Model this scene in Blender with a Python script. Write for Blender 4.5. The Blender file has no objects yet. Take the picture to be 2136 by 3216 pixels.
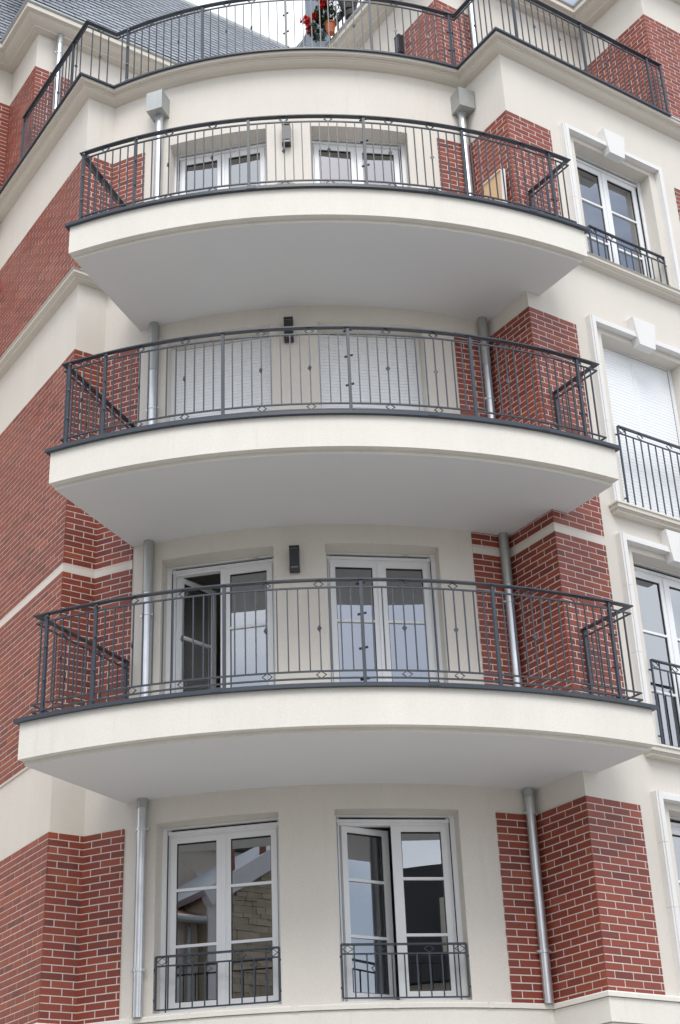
import bpy, bmesh, math, random
from mathutils import Vector, Matrix
random.seed(7)
S = bpy.context.scene
COL = S.collection
rad = math.radians

# ------------------------------------------------------------------ camera, light
CAM = Vector((-9.64714876, -10.14556655, -2.30397613))
FPX = 4694.211986 / 3216.0
def cam_axes(yaw, pitch, roll):
    f = Vector((math.sin(yaw)*math.cos(pitch), math.cos(yaw)*math.cos(pitch), math.sin(pitch)))
    r = Vector((math.cos(yaw), -math.sin(yaw), 0)); u = r.cross(f)
    return r*math.cos(roll)+u*math.sin(roll), -r*math.sin(roll)+u*math.cos(roll), f
CR, CU, CF = cam_axes(rad(34.47310262), rad(27.62701475), rad(-2.39747179))
cd = bpy.data.cameras.new('camera'); co = bpy.data.objects.new('camera', cd); COL.objects.link(co)
cd.sensor_fit = 'VERTICAL'; cd.sensor_height = 24.0; cd.lens = 24.0*FPX
cd.clip_end = 2000; cd.clip_start = 0.1
m = Matrix((CR, CU, -CF)).transposed().to_4x4(); m.translation = CAM
co.matrix_world = m
S.camera = co
S.render.resolution_x = 680; S.render.resolution_y = 1024

SUN_AZ = rad(238)      # compass-like angle in XY plane: direction towards the sun
SUN_EL = rad(52)
W = bpy.data.worlds.new('World'); S.world = W; W.use_nodes = True
nt = W.node_tree; nt.nodes.clear()
out = nt.nodes.new('ShaderNodeOutputWorld')
sky = nt.nodes.new('ShaderNodeTexSky'); sky.sky_type = 'NISHITA'; sky.sun_disc = False
sky.sun_elevation = SUN_EL; sky.sun_rotation = math.pi/2 - SUN_AZ
sky.air_density = 1.0; sky.dust_density = 2.0
bg = nt.nodes.new('ShaderNodeBackground'); bg.inputs[1].default_value = 0.10
nt.links.new(sky.outputs[0], bg.inputs[0])
bg2 = nt.nodes.new('ShaderNodeBackground'); bg2.inputs[0].default_value = (0.90, 0.93, 0.985, 1); bg2.inputs[1].default_value = 1.0
tc = nt.nodes.new('ShaderNodeTexCoord'); mp = nt.nodes.new('ShaderNodeMapping'); mp.inputs['Scale'].default_value = (1, 1, 2.2)
nz = nt.nodes.new('ShaderNodeTexNoise'); nz.inputs['Scale'].default_value = 2.6; nz.inputs['Detail'].default_value = 6; nz.inputs['Roughness'].default_value = 0.55
cr = nt.nodes.new('ShaderNodeValToRGB'); cr.color_ramp.elements[0].position = 0.39; cr.color_ramp.elements[1].position = 0.56
cr.color_ramp.elements[0].color = (0.25, 0.25, 0.25, 1); cr.color_ramp.elements[1].color = (1, 1, 1, 1)
nt.links.new(tc.outputs['Generated'], mp.inputs[0]); nt.links.new(mp.outputs[0], nz.inputs[0]); nt.links.new(nz.outputs[0], cr.inputs[0])
mx = nt.nodes.new('ShaderNodeMixShader')
nt.links.new(cr.outputs[0], mx.inputs[0]); nt.links.new(bg.outputs[0], mx.inputs[1]); nt.links.new(bg2.outputs[0], mx.inputs[2])
nt.links.new(mx.outputs[0], out.inputs[0])

sd = bpy.data.lights.new('sun', 'SUN'); sd.energy = 1.2; sd.angle = rad(28); sd.color = (1.0, 0.97, 0.93)
so = bpy.data.objects.new('sun', sd); COL.objects.link(so)
sdir = Vector((math.cos(SUN_AZ)*math.cos(SUN_EL), math.sin(SUN_AZ)*math.cos(SUN_EL), math.sin(SUN_EL)))
so.rotation_euler = sdir.to_track_quat('Z', 'Y').to_euler(); so.location = (-10, -10, 30)
S.view_settings.view_transform = 'Standard'; S.view_settings.look = 'None'
S.view_settings.gamma = 1.0; S.view_settings.use_curve_mapping = False
S.view_settings.exposure = 0.74
S.render.engine = 'CYCLES'
S.cycles.max_bounces = 10; S.cycles.diffuse_bounces = 5; S.cycles.glossy_bounces = 4; S.cycles.transparent_max_bounces = 12

# ------------------------------------------------------------------ materials
def newmat(name):
    m = bpy.data.materials.new(name); m.use_nodes = True
    n = m.node_tree.nodes; b = n['Principled BSDF']
    return m, m.node_tree, b
def N(t, typ, **kw):
    n = t.nodes.new(typ)
    for k, v in kw.items():
        if k in n.inputs: n.inputs[k].default_value = v
        else: setattr(n, k, v)
    return n
def mat(name, col, rough=0.6, metal=0.0, spec=0.5, var=0.0, vscale=3.0, bump=0.0, bscale=200.0, rnd=0.0, dirt=0.0, dscale=1.2, stretch=(1,1,1)):
    m, t, b = newmat(name)
    b.inputs['Roughness'].default_value = rough; b.inputs['Metallic'].default_value = metal
    b.inputs['Specular IOR Level'].default_value = spec
    b.inputs['Base Color'].default_value = (*col, 1)
    g = N(t, 'ShaderNodeNewGeometry')
    last = None
    def mul(fac_socket, lo, hi, prev):
        mr = N(t, 'ShaderNodeMapRange'); mr.inputs['To Min'].default_value = lo; mr.inputs['To Max'].default_value = hi
        t.links.new(fac_socket, mr.inputs['Value'])
        mm = N(t, 'ShaderNodeVectorMath', operation='SCALE')
        if prev is None: mm.inputs[0].default_value = col
        else: t.links.new(prev, mm.inputs[0])
        t.links.new(mr.outputs[0], mm.inputs['Scale'])
        return mm.outputs[0]
    if var > 0:
        mpn = N(t, 'ShaderNodeMapping'); mpn.inputs['Scale'].default_value = stretch
        t.links.new(g.outputs['Position'], mpn.inputs[0])
        n1 = N(t, 'ShaderNodeTexNoise', Scale=vscale, Detail=5.0, Roughness=0.6)
        t.links.new(mpn.outputs[0], n1.inputs['Vector'])
        last = mul(n1.outputs[0], 1-var, 1+var, last)
    if rnd > 0:
        oi = N(t, 'ShaderNodeObjectInfo')
        ad = N(t, 'ShaderNodeMath', operation='ADD'); fr = N(t, 'ShaderNodeMath', operation='FRACT')
        t.links.new(oi.outputs['Random'], ad.inputs[0]); t.links.new(g.outputs['Random Per Island'], ad.inputs[1]); t.links.new(ad.outputs[0], fr.inputs[0])
        last = mul(fr.outputs[0], 1-rnd, 1+rnd, last)
    if last is not None: t.links.new(last, b.inputs['Base Color'])
    if bump > 0:
        n2 = N(t, 'ShaderNodeTexNoise', Scale=bscale, Detail=3.0, Roughness=0.6)
        t.links.new(g.outputs['Position'], n2.inputs['Vector'])
        bp = N(t, 'ShaderNodeBump', Strength=bump, Distance=0.004)
        t.links.new(n2.outputs[0], bp.inputs['Height']); t.links.new(bp.outputs[0], b.inputs['Normal'])
    return m

def stucco(name, col, streak=0.05):
    m, t, b = newmat(name)
    b.inputs['Roughness'].default_value = 0.9; b.inputs['Specular IOR Level'].default_value = 0.2
    g = N(t, 'ShaderNodeNewGeometry')
    big = N(t, 'ShaderNodeTexNoise', Scale=0.9, Detail=4.0, Roughness=0.6)
    mpn = N(t, 'ShaderNodeMapping'); mpn.inputs['Scale'].default_value = (5, 5, 0.5)
    st = N(t, 'ShaderNodeTexNoise', Scale=1.0, Detail=5.0, Roughness=0.65)
    fine = N(t, 'ShaderNodeTexNoise', Scale=90.0, Detail=2.0, Roughness=0.7)
    t.links.new(g.outputs['Position'], big.inputs['Vector']); t.links.new(g.outputs['Position'], mpn.inputs[0])
    t.links.new(mpn.outputs[0], st.inputs['Vector']); t.links.new(g.outputs['Position'], fine.inputs['Vector'])
    def mr(s, a, c, f0=0.3, f1=0.7):
        x = N(t, 'ShaderNodeMapRange'); x.inputs['From Min'].default_value = f0; x.inputs['From Max'].default_value = f1
        x.inputs['To Min'].default_value = a; x.inputs['To Max'].default_value = c; t.links.new(s, x.inputs[0]); return x.outputs[0]
    a = N(t, 'ShaderNodeMath', operation='MULTIPLY'); t.links.new(mr(big.outputs[0], 0.965, 1.03), a.inputs[0]); t.links.new(mr(st.outputs[0], 1-streak, 1+streak*0.6), a.inputs[1])
    a2 = N(t, 'ShaderNodeMath', operation='MULTIPLY'); t.links.new(a.outputs[0], a2.inputs[0]); t.links.new(mr(fine.outputs[0], 0.93, 1.05), a2.inputs[1])
    m3 = N(t, 'ShaderNodeMapping'); m3.inputs['Scale'].default_value = (9, 9, 0.6); t.links.new(g.outputs['Position'], m3.inputs[0])
    rn = N(t, 'ShaderNodeTexNoise', Scale=1.0, Detail=6.0, Roughness=0.6); t.links.new(m3.outputs[0], rn.inputs['Vector'])
    a3 = N(t, 'ShaderNodeMath', operation='MULTIPLY'); t.links.new(a2.outputs[0], a3.inputs[0]); t.links.new(mr(rn.outputs[0], 1.0, 0.93, 0.60, 0.76), a3.inputs[1])
    v = N(t, 'ShaderNodeVectorMath', operation='SCALE'); v.inputs[0].default_value = col; t.links.new(a3.outputs[0], v.inputs['Scale'])
    t.links.new(v.outputs[0], b.inputs['Base Color'])
    n2 = N(t, 'ShaderNodeTexNoise', Scale=160.0, Detail=3.0, Roughness=0.7); t.links.new(g.outputs['Position'], n2.inputs['Vector'])
    bp = N(t, 'ShaderNodeBump', Strength=0.35, Distance=0.004); t.links.new(n2.outputs[0], bp.inputs['Height']); t.links.new(bp.outputs[0], b.inputs['Normal'])
    return m

def brickmat():
    m, t, b = newmat('brick')
    b.inputs['Specular IOR Level'].default_value = 0.38
    g = N(t, 'ShaderNodeNewGeometry'); oi = N(t, 'ShaderNodeObjectInfo')
    ad = N(t, 'ShaderNodeMath', operation='ADD'); fr = N(t, 'ShaderNodeMath', operation='FRACT')
    t.links.new(oi.outputs['Random'], ad.inputs[0]); t.links.new(g.outputs['Random Per Island'], ad.inputs[1]); t.links.new(ad.outputs[0], fr.inputs[0])
    cr = N(t, 'ShaderNodeValToRGB'); e = cr.color_ramp.elements
    e[0].position = 0; e[0].color = (0.150, 0.036, 0.026, 1)
    e[1].position = 1; e[1].color = (0.300, 0.072, 0.038, 1)
    for pos, c in ((0.10, (0.195, 0.043, 0.027, 1)), (0.5, (0.235, 0.050, 0.029, 1)), (0.85, (0.255, 0.056, 0.032, 1))):
        x = e.new(pos); x.color = c
    t.links.new(fr.outputs[0], cr.inputs[0])
    n1 = N(t, 'ShaderNodeTexNoise', Scale=1.6, Detail=5.0, Roughness=0.65); t.links.new(g.outputs['Position'], n1.inputs['Vector'])
    # efflorescence / cement haze left on the brick, in soft patches
    r1 = N(t, 'ShaderNodeMapRange'); r1.inputs['From Min'].default_value = 0.60; r1.inputs['From Max'].default_value = 0.80; r1.inputs['To Max'].default_value = 0.16
    t.links.new(n1.outputs[0], r1.inputs[0])
    mx = N(t, 'ShaderNodeMix', data_type='RGBA'); mx.inputs[7].default_value = (0.38, 0.30, 0.29, 1)
    t.links.new(r1.outputs[0], mx.inputs[0]); t.links.new(cr.outputs[0], mx.inputs[6])
    n2 = N(t, 'ShaderNodeTexNoise', Scale=45.0, Detail=4.0, Roughness=0.7); t.links.new(g.outputs['Position'], n2.inputs['Vector'])
    r2 = N(t, 'ShaderNodeMapRange'); r2.inputs['To Min'].default_value = 0.78; r2.inputs['To Max'].default_value = 1.22; t.links.new(n2.outputs[0], r2.inputs[0])
    v = N(t, 'ShaderNodeVectorMath', operation='SCALE'); t.links.new(mx.outputs[2], v.inputs[0]); t.links.new(r2.outputs[0], v.inputs['Scale'])
    t.links.new(v.outputs[0], b.inputs['Base Color'])
    r3 = N(t, 'ShaderNodeMapRange'); r3.inputs['To Min'].default_value = 0.30; r3.inputs['To Max'].default_value = 0.55; t.links.new(n2.outputs[0], r3.inputs[0])
    t.links.new(r3.outputs[0], b.inputs['Roughness'])
    bp = N(t, 'ShaderNodeBump', Strength=0.25, Distance=0.003); t.links.new(n2.outputs[0], bp.inputs['Height']); t.links.new(bp.outputs[0], b.inputs['Normal'])
    return m

def glassmat(name, refl=0.27, tint=(0.75, 0.8, 0.8)):
    m = bpy.data.materials.new(name); m.use_nodes = True; t = m.node_tree; t.nodes.clear()
    o = N(t, 'ShaderNodeOutputMaterial'); tr = N(t, 'ShaderNodeBsdfTransparent'); tr.inputs[0].default_value = (*tint, 1)
    gl = N(t, 'ShaderNodeBsdfGlossy'); gl.inputs['Roughness'].default_value = 0.0; gl.inputs[0].default_value = (0.93, 0.96, 1.0, 1)
    fz = N(t, 'ShaderNodeFresnel', IOR=1.52)
    ma = N(t, 'ShaderNodeMath', operation='MULTIPLY_ADD'); ma.inputs[1].default_value = 1.6; ma.inputs[2].default_value = refl
    t.links.new(fz.outputs[0], ma.inputs[0]); mn = N(t, 'ShaderNodeMath', operation='MINIMUM'); mn.inputs[1].default_value = 1.0; t.links.new(ma.outputs[0], mn.inputs[0])
    g = N(t, 'ShaderNodeNewGeometry'); nz = N(t, 'ShaderNodeTexNoise', Scale=1.7, Detail=1.0); t.links.new(g.outputs['Position'], nz.inputs['Vector'])
    bp = N(t, 'ShaderNodeBump', Strength=0.10, Distance=0.003); t.links.new(nz.outputs[0], bp.inputs['Height']); t.links.new(bp.outputs[0], gl.inputs['Normal'])
    mx = N(t, 'ShaderNodeMixShader'); t.links.new(mn.outputs[0], mx.inputs[0]); t.links.new(tr.outputs[0], mx.inputs[1]); t.links.new(gl.outputs[0], mx.inputs[2])
    t.links.new(mx.outputs[0], o.inputs[0]); return m

M = {}
M['stucco'] = stucco('cream_stucco', (0.69, 0.655, 0.598), 0.018)
M['fascia'] = stucco('smooth_cream_render', (0.75, 0.73, 0.67), 0.028)
M['cornice'] = mat('cornice_paint', (0.65, 0.615, 0.55), 0.8, var=0.05, vscale=2.0, bump=0.1, bscale=80)
M['soffit'] = mat('soffit_paint', (0.71, 0.725, 0.73), 0.85, var=0.04, vscale=0.8, bump=0.08, bscale=60)
M['brick'] = brickmat()
M['mortar'] = mat('mortar', (0.64, 0.55, 0.51), 0.9, var=0.12, vscale=9, bump=0.4, bscale=150)
M['iron'] = mat('anthracite_paint', (0.036, 0.047, 0.063), 0.38, var=0.06, vscale=6, bump=0.05)
M['flash'] = mat('anthracite_flashing', (0.036, 0.048, 0.066), 0.35, var=0.08, vscale=3)
M['pvc'] = mat('white_pvc', (0.80, 0.82, 0.84), 0.35, var=0.02, vscale=3)
M['shutter'] = mat('white_shutter', (0.86, 0.89, 0.92), 0.4, var=0.03, vscale=3)
M['stone'] = mat('white_surround', (0.74, 0.74, 0.73), 0.7, var=0.04, vscale=4, bump=0.15, bscale=90)
M['gasket'] = mat('black_gasket', (0.012, 0.012, 0.014), 0.5)
M['zinc'] = mat('galvanised_zinc', (0.60, 0.62, 0.64), 0.34, metal=0.85, var=0.34, vscale=9, bump=0.12, bscale=25, stretch=(1, 1, 0.35))
M['zincd'] = mat('weathered_zinc', (0.42, 0.44, 0.43), 0.5, metal=0.7, var=0.18, vscale=8, stretch=(1, 1, 0.4))
M['slate'] = mat('slate', (0.32, 0.35, 0.395), 0.36, rnd=0.12, var=0.14, vscale=5, bump=0.3, bscale=40)
M['slateb'] = mat('slate_underlay', (0.02, 0.022, 0.026), 0.8)
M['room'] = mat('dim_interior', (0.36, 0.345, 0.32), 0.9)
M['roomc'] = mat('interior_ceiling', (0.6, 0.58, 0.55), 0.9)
M['glass'] = glassmat('window_glass')
M['lampb'] = mat('lamp_housing', (0.022, 0.024, 0.030), 0.35)
M['lampg'] = mat('lamp_lens', (0.20, 0.21, 0.21), 0.25)
M['board'] = mat('tan_board', (0.62, 0.42, 0.24), 0.7, var=0.05)
M['boardw'] = mat('board_edge', (0.75, 0.75, 0.74), 0.6)
M['terra'] = mat('terracotta', (0.42, 0.12, 0.045), 0.75, var=0.1, vscale=12)
M['leaf'] = mat('leaf', (0.055, 0.095, 0.030), 0.55, rnd=0.5)
M['palel'] = mat('pale_leaf', (0.22, 0.27, 0.12), 0.55, rnd=0.4)
M['petal'] = mat('red_petal', (0.75, 0.03, 0.015), 0.5, rnd=0.3)
M['potd'] = mat('dark_pot', (0.045, 0.042, 0.040), 0.6)
M['greyp'] = mat('grey_metal_cladding', (0.20, 0.25, 0.30), 0.5, var=0.05)
M['wicker'] = mat('woven_grey', (0.36, 0.33, 0.29), 0.8, var=0.35, vscale=60)
M['curt'] = mat('striped_curtain', (0.50, 0.47, 0.50), 0.9, var=0.10, vscale=3, stretch=(12, 12, 0.2))
M['asph'] = mat('asphalt', (0.16, 0.16, 0.155), 0.9, var=0.15, vscale=2, bump=0.4, bscale=60)
M['pave'] = mat('paving', (0.50, 0.48, 0.45), 0.85, var=0.12, vscale=2, bump=0.2)
M['street'] = mat('street_paving', (0.31, 0.30, 0.29), 0.85, var=0.12, vscale=2, bump=0.2)
M['rubble'] = mat('rubble_stone', (0.38, 0.32, 0.24), 0.9, var=0.35, vscale=2.5, rnd=0.16, bump=0.6, bscale=12, stretch=(1, 1, 2.5))
M['beige'] = stucco('beige_render', (0.55, 0.50, 0.43))
M['white'] = stucco('white_render', (0.62, 0.62, 0.63))
M['tile'] = mat('roof_tile', (0.22, 0.07, 0.04), 0.8, var=0.2, vscale=8)
M['darkw'] = mat('dark_pane', (0.03, 0.035, 0.045), 0.15)

# ------------------------------------------------------------------ mesh helpers
class MB:
    def __init__(self): self.v = []; self.f = []
    def add(self, vs, fs):
        k = len(self.v); self.v += [tuple(x) for x in vs]; self.f += [tuple(i+k for i in q) for q in fs]
    def box(self, c, ax, ay, az, sx, sy, sz):
        c = Vector(c); ax = Vector(ax)*sx/2; ay = Vector(ay)*sy/2; az = Vector(az)*sz/2
        vs = [c+i*ax+j*ay+k*az for k in (-1, 1) for j in (-1, 1) for i in (-1, 1)]
        self.add(vs, [(0, 2, 3, 1), (4, 5, 7, 6), (0, 1, 5, 4), (2, 6, 7, 3), (0, 4, 6, 2), (1, 3, 7, 5)])
    def abox(self, x0, x1, y0, y1, z0, z1):
        self.box(((x0+x1)/2, (y0+y1)/2, (z0+z1)/2), (1, 0, 0), (0, 1, 0), (0, 0, 1), x1-x0, y1-y0, z1-z0)
    def brick(self, c, ax, ay, az, sx, sy, sz, ch=0.0025):
        # box with a chamfered outer face (-ay side is out)
        c = Vector(c); ax = Vector(ax); ay = Vector(ay); az = Vector(az)
        def P(a, b, d): return c+ax*a+ay*b+az*d
        hx, hy, hz = sx/2, sy/2, sz/2
        b = [P(-hx, hy, -hz), P(hx, hy, -hz), P(hx, hy, hz), P(-hx, hy, hz)]
        mid = [P(-hx, -hy+ch, -hz), P(hx, -hy+ch, -hz), P(hx, -hy+ch, hz), P(-hx, -hy+ch, hz)]
        fr = [P(-hx+ch, -hy, -hz+ch), P(hx-ch, -hy, -hz+ch), P(hx-ch, -hy, hz-ch), P(-hx+ch, -hy, hz-ch)]
        fs = [(8, 9, 10, 11)]
        for i in range(4):
            j = (i+1) % 4
            fs += [(i, j, 4+j, 4+i), (4+i, 4+j, 8+j, 8+i)]
        self.add(b+mid+fr, fs)
    def cyl(self, a, b, r, n=12, r2=None, cap=True):
        a = Vector(a); b = Vector(b); d = (b-a).normalized(); r2 = r if r2 is None else r2
        x = d.orthogonal().normalized(); y = d.cross(x)
        vs = [a+(x*math.cos(2*math.pi*i/n)+y*math.sin(2*math.pi*i/n))*r for i in range(n)] + [b+(x*math.cos(2*math.pi*i/n)+y*math.sin(2*math.pi*i/n))*r2 for i in range(n)]
        fs = [(i, (i+1) % n, n+(i+1) % n, n+i) for i in range(n)]
        if cap: fs += [tuple(range(n))[::-1], tuple(range(n, 2*n))]
        self.add(vs, fs)
    def prism(self, poly, z0, z1):
        n = len(poly); vs = [(p[0], p[1], z0) for p in poly]+[(p[0], p[1], z1) for p in poly]
        fs = [(i, (i+1) % n, n+(i+1) % n, n+i) for i in range(n)]+[tuple(range(n))[::-1], tuple(range(n, 2*n))]
        self.add(vs, fs)
    def quad(self, a, b, c, d): self.add([a, b, c, d], [(0, 1, 2, 3)])

def mesh_of(mb, name, smooth=False):
    vs = mb.v; n = len(vs)
    lo = [min(v[i] for v in vs) for i in range(3)]; hi = [max(v[i] for v in vs) for i in range(3)]
    c = Vector([(lo[i]+hi[i])/2 for i in range(3)])
    me = bpy.data.meshes.new(name); me.from_pydata([(v[0]-c.x, v[1]-c.y, v[2]-c.z) for v in vs], [], mb.f)
    bm = bmesh.new(); bm.from_mesh(me); bmesh.ops.recalc_face_normals(bm, faces=bm.faces); bm.to_mesh(me); bm.free()
    if smooth:
        for p in me.polygons: p.use_smooth = True
    me.update()
    return me, c
def wloc(o):
    l = o.location.copy(); q = o.parent
    while q: l += q.location; q = q.parent
    return l
def link(name, me, c, m, parent=None):
    o = bpy.data.objects.new(name, me)
    if m and not me.materials: me.materials.append(m)
    COL.objects.link(o)
    if parent: o.parent = parent; o.location = Vector(c)-wloc(parent)
    else: o.location = c
    return o
def obj(name, mb, m, parent=None, smooth=False, label=None, kind=None):
    me, c = mesh_of(mb, name, smooth)
    if smooth:
        me.materials.append(m)
        o = link(name, me, c, None, parent)
        md = o.modifiers.new('es', 'EDGE_SPLIT'); md.split_angle = rad(35)
    else: o = link(name, me, c, m, parent)
    if label: o['label'] = label
    if kind: o['kind'] = kind
    return o
def thing(name, loc, label, cat, group=None):
    o = bpy.data.objects.new(name, None); COL.objects.link(o); o.location = loc; o.empty_display_size = 0.2
    o['label'] = label; o['category'] = cat
    if group: o['group'] = group
    return o
def tag(o, label, cat, group=None):
    o['label'] = label; o['category'] = cat
    if group: o['group'] = group
Z3 = Vector((0, 0, 1))
def v3(p, z=0.0): return Vector((p[0], p[1], z))

# ------------------------------------------------------------------ plan
XL, YL, XI = -3.998, 3.312, -3.6319            # left pier corner, left return depth, inner end of left return
CW = Vector((0.741, 5.636)); RW = 4.952        # bay wall circle
YI = 0.740                                     # inner end of right return
CB = Vector((0.489, 5.328)); RB = 6.047        # balcony lip circle
def on(c, r, deg): return Vector((c.x+r*math.cos(rad(deg)), c.y+r*math.sin(rad(deg))))
A0 = math.degrees(math.atan2(YL-CW.y, XI-CW.x)) % 360
A1 = math.degrees(math.atan2(YI-CW.y, 0-CW.x)) % 360
YFAR = 6.25
OPEN = [(217.5, 231.6), (237.8, 251.8)]
LV = [(0.03, 1.80), (2.47, 4.63), (5.27, 7.425), (8.07, 10.31)]
ZS = [2.045, 4.850, 7.645]                      # soffits
ZT = 11.255
BR = [(0.0, 1.79), (2.62, 4.597), (4.672, 7.42), (8.46, 10.312)]   # brick bands

BLD = thing('apartment_building', (-2, 4, -4.2), 'cream rendered and red brick corner apartment building with curved balconies', 'building')

# ---- curved bay wall with openings
def grid_wall(mb, us, zs, holes, P):
    for i in range(len(us)-1):
        for j in range(len(zs)-1):
            um = (us[i]+us[i+1])/2; zm = (zs[j]+zs[j+1])/2
            if any(a < um < b and c < zm < d for a, b, c, d in holes): continue
            mb.quad(P(us[i], zs[j]), P(us[i+1], zs[j]), P(us[i+1], zs[j+1]), P(us[i], zs[j+1]))
mb = MB()
hol = [(a, b, z0, z1) for a, b in OPEN for z0, z1 in LV]
us = sorted(set([A0, A1]+[x for o in OPEN for x in o]+[A0+(A1-A0)*i/60 for i in range(61)]))
us2 = [us[0]]
for u in us[1:]:
    if u-us2[-1] > 1e-4: us2.append(u)
zs = sorted(set([-0.02, ZT]+[z for l in LV for z in l]))
grid_wall(mb, us2, zs, hol, lambda u, z: v3(on(CW, RW, u), z))
RD = 0.23
def jamb_frame(a, b):
    pa = on(CW, RW, a); pb = on(CW, RW, b); t = (pb-pa).normalized(); n = Vector((t.y, -t.x))
    return pa, pb, t, n
for a, b in OPEN:
    pa, pb, t, n = jamb_frame(a, b)
    for z0, z1 in LV:
        ia = pa-n*RD; ib = pb-n*RD
        mb.quad(v3(pa, z0), v3(ia, z0), v3(ia, z1), v3(pa, z1))
        mb.quad(v3(pb, z0), v3(pb, z1), v3(ib, z1), v3(ib, z0))
        arc = [on(CW, RW, a+(b-a)*i/14) for i in range(15)]
        for z in (z0, z1):
            for i in range(14):
                q0 = pa+t*((arc[i]-pa).dot(t))-n*RD; q1 = pa+t*((arc[i+1]-pa).dot(t))-n*RD
                mb.quad(v3(arc[i], z), v3(arc[i+1], z), v3(q1, z), v3(q0, z))
obj('wall', mb, M['stucco'], BLD)

# ---- flat facades: P(u,z) helpers
def flat(o, t):
    o = Vector(o); t = Vector(t).normalized(); n = Vector((t.y, -t.x))
    return lambda u, z, d=0.0: v3(o+t*u+n*d, z)
FR = flat((0, 0), (1, 0))            # right facade, faces -y
FL = flat((XL, YFAR), (0, -1))       # left facade, faces -x ; u from far end to the corner
# right facade
RWIN = [(0.03, 1.80), (2.42, 4.63), (5.13, 7.445), (8.46, 10.345)]
mb = MB()
grid_wall(mb, [0, 1.083, 2.37, 6.0], sorted([-0.02, ZT]+[z for l in RWIN for z in l]), [(1.083, 2.37, a, b) for a, b in RWIN], lambda u, z: FR(u, z))
for z0, z1 in RWIN:
    for x in (1.083, 2.37): mb.quad((x, 0, z0), (x, 0.2, z0), (x, 0.2, z1), (x, 0, z1))
    for z in (z0, z1): mb.quad((1.083, 0, z), (2.37, 0, z), (2.37, 0.2, z), (1.083, 0.2, z))
obj('wall', mb, M['stucco'], BLD)
mb = MB(); mb.quad((0, 0, -0.02), (0, YI, -0.02), (0, YI, ZT), (0, 0, ZT)); mb.quad((0, YI, -0.02), (0, YI+.2, -0.02), (0, YI+.2, ZT), (0, YI, ZT)); obj('wall', mb, M['stucco'], BLD)
mb = MB(); mb.quad((XL, YL, -0.02), (XI, YL, -0.02), (XI, YL, ZT), (XL, YL, ZT)); obj('wall', mb, M['stucco'], BLD)
mb = MB(); mb.quad((XL, YFAR, -0.02), (XL, YL, -0.02), (XL, YL, ZT), (XL, YFAR, ZT)); obj('wall', mb, M['stucco'], BLD)
mb = MB(); mb.quad((-9, YFAR, -0.02), (XL, YFAR, -0.02), (XL, YFAR, 14.15), (-9, YFAR, 14.15)); obj('wall', mb, M['stucco'], BLD)
# penthouse walls (set back) and pavilions
PX, PY = 0.16, 1.30            # penthouse corner
QX, LY = 2.83, 5.30            # right pavilion left edge, left pavilion front
def wq(pts, z0, z1):
    mb = MB()
    for a, b in zip(pts, pts[1:]): mb.quad((a[0], a[1], z0), (b[0], b[1], z0), (b[0], b[1], z1), (a[0], a[1], z1))
    obj('wall', mb, M['stucco'], BLD)
wq([(XL, YFAR), (XL, LY)], ZT, 14.15)
wq([(XL, LY), (4, LY)], ZT, 14.15)
wq([(PX, 9), (PX, PY)], ZT, 14.15)
wq([(PX, PY), (QX, PY)], ZT, 14.15)
wq([(QX, PY), (QX, 0)], ZT, 14.15)
wq([(QX, 0), (6, 0)], ZT, 14.15)
# terrace floor and body below sill level
mb = MB()
mb.prism([(XL+.01, YFAR), (XL+.01, YL+.01), (XI+.01, YL+.01)]+[tuple(on(CW, RW-.01, A0+(A1-A0)*i/24)) for i in range(1, 24)]+[(.01, YI), (.01, .01), (6, .01), (6, YFAR)], 11.20, 11.25)
obj('terrace_floor', mb, M['pave'], BLD)
# ground floor plinth walls
plan = [(-9, YFAR), (XL, YFAR), (XL, YL), (XI, YL)]+[tuple(on(CW, RW, A0+(A1-A0)*i/40)) for i in range(1, 40)]+[(0, YI), (0, 0), (6, 0)]
def offset_path(pts, d):
    # outward = right-hand normal (t.y,-t.x)
    out = []; n = len(pts)
    for i, p in enumerate(pts):
        p = Vector(p[:2])
        ns = []
        if i > 0: t = (p-Vector(pts[i-1][:2])).normalized(); ns.append(Vector((t.y, -t.x)))
        if i < n-1: t = (Vector(pts[i+1][:2])-p).normalized(); ns.append(Vector((t.y, -t.x)))
        if len(ns) == 1: q = p+ns[0]*d
        else:
            b = (ns[0]+ns[1]); b.normalize(); q = p+b*(d/max(0.3, b.dot(ns[0])))
        out.append(q)
    return out
def sweep(mb, pts, prof, caps=True):
    rows = [[v3(q, z) for q in offset_path(pts, d)] for d, z in prof]
    k = len(prof); n = len(pts)
    vs = [rows[j][i] for i in range(n) for j in range(k)]
    fs = [(i*k+j, i*k+(j+1) % k, (i+1)*k+(j+1) % k, (i+1)*k+j) for i in range(n-1) for j in range(k)]
    if caps: fs += [tuple(range(k)), tuple((n-1)*k+j for j in range(k))[::-1]]
    mb.add(vs, fs)
wq([tuple(p) for p in offset_path(plan, 0.0)], -4.2, -0.02)
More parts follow.
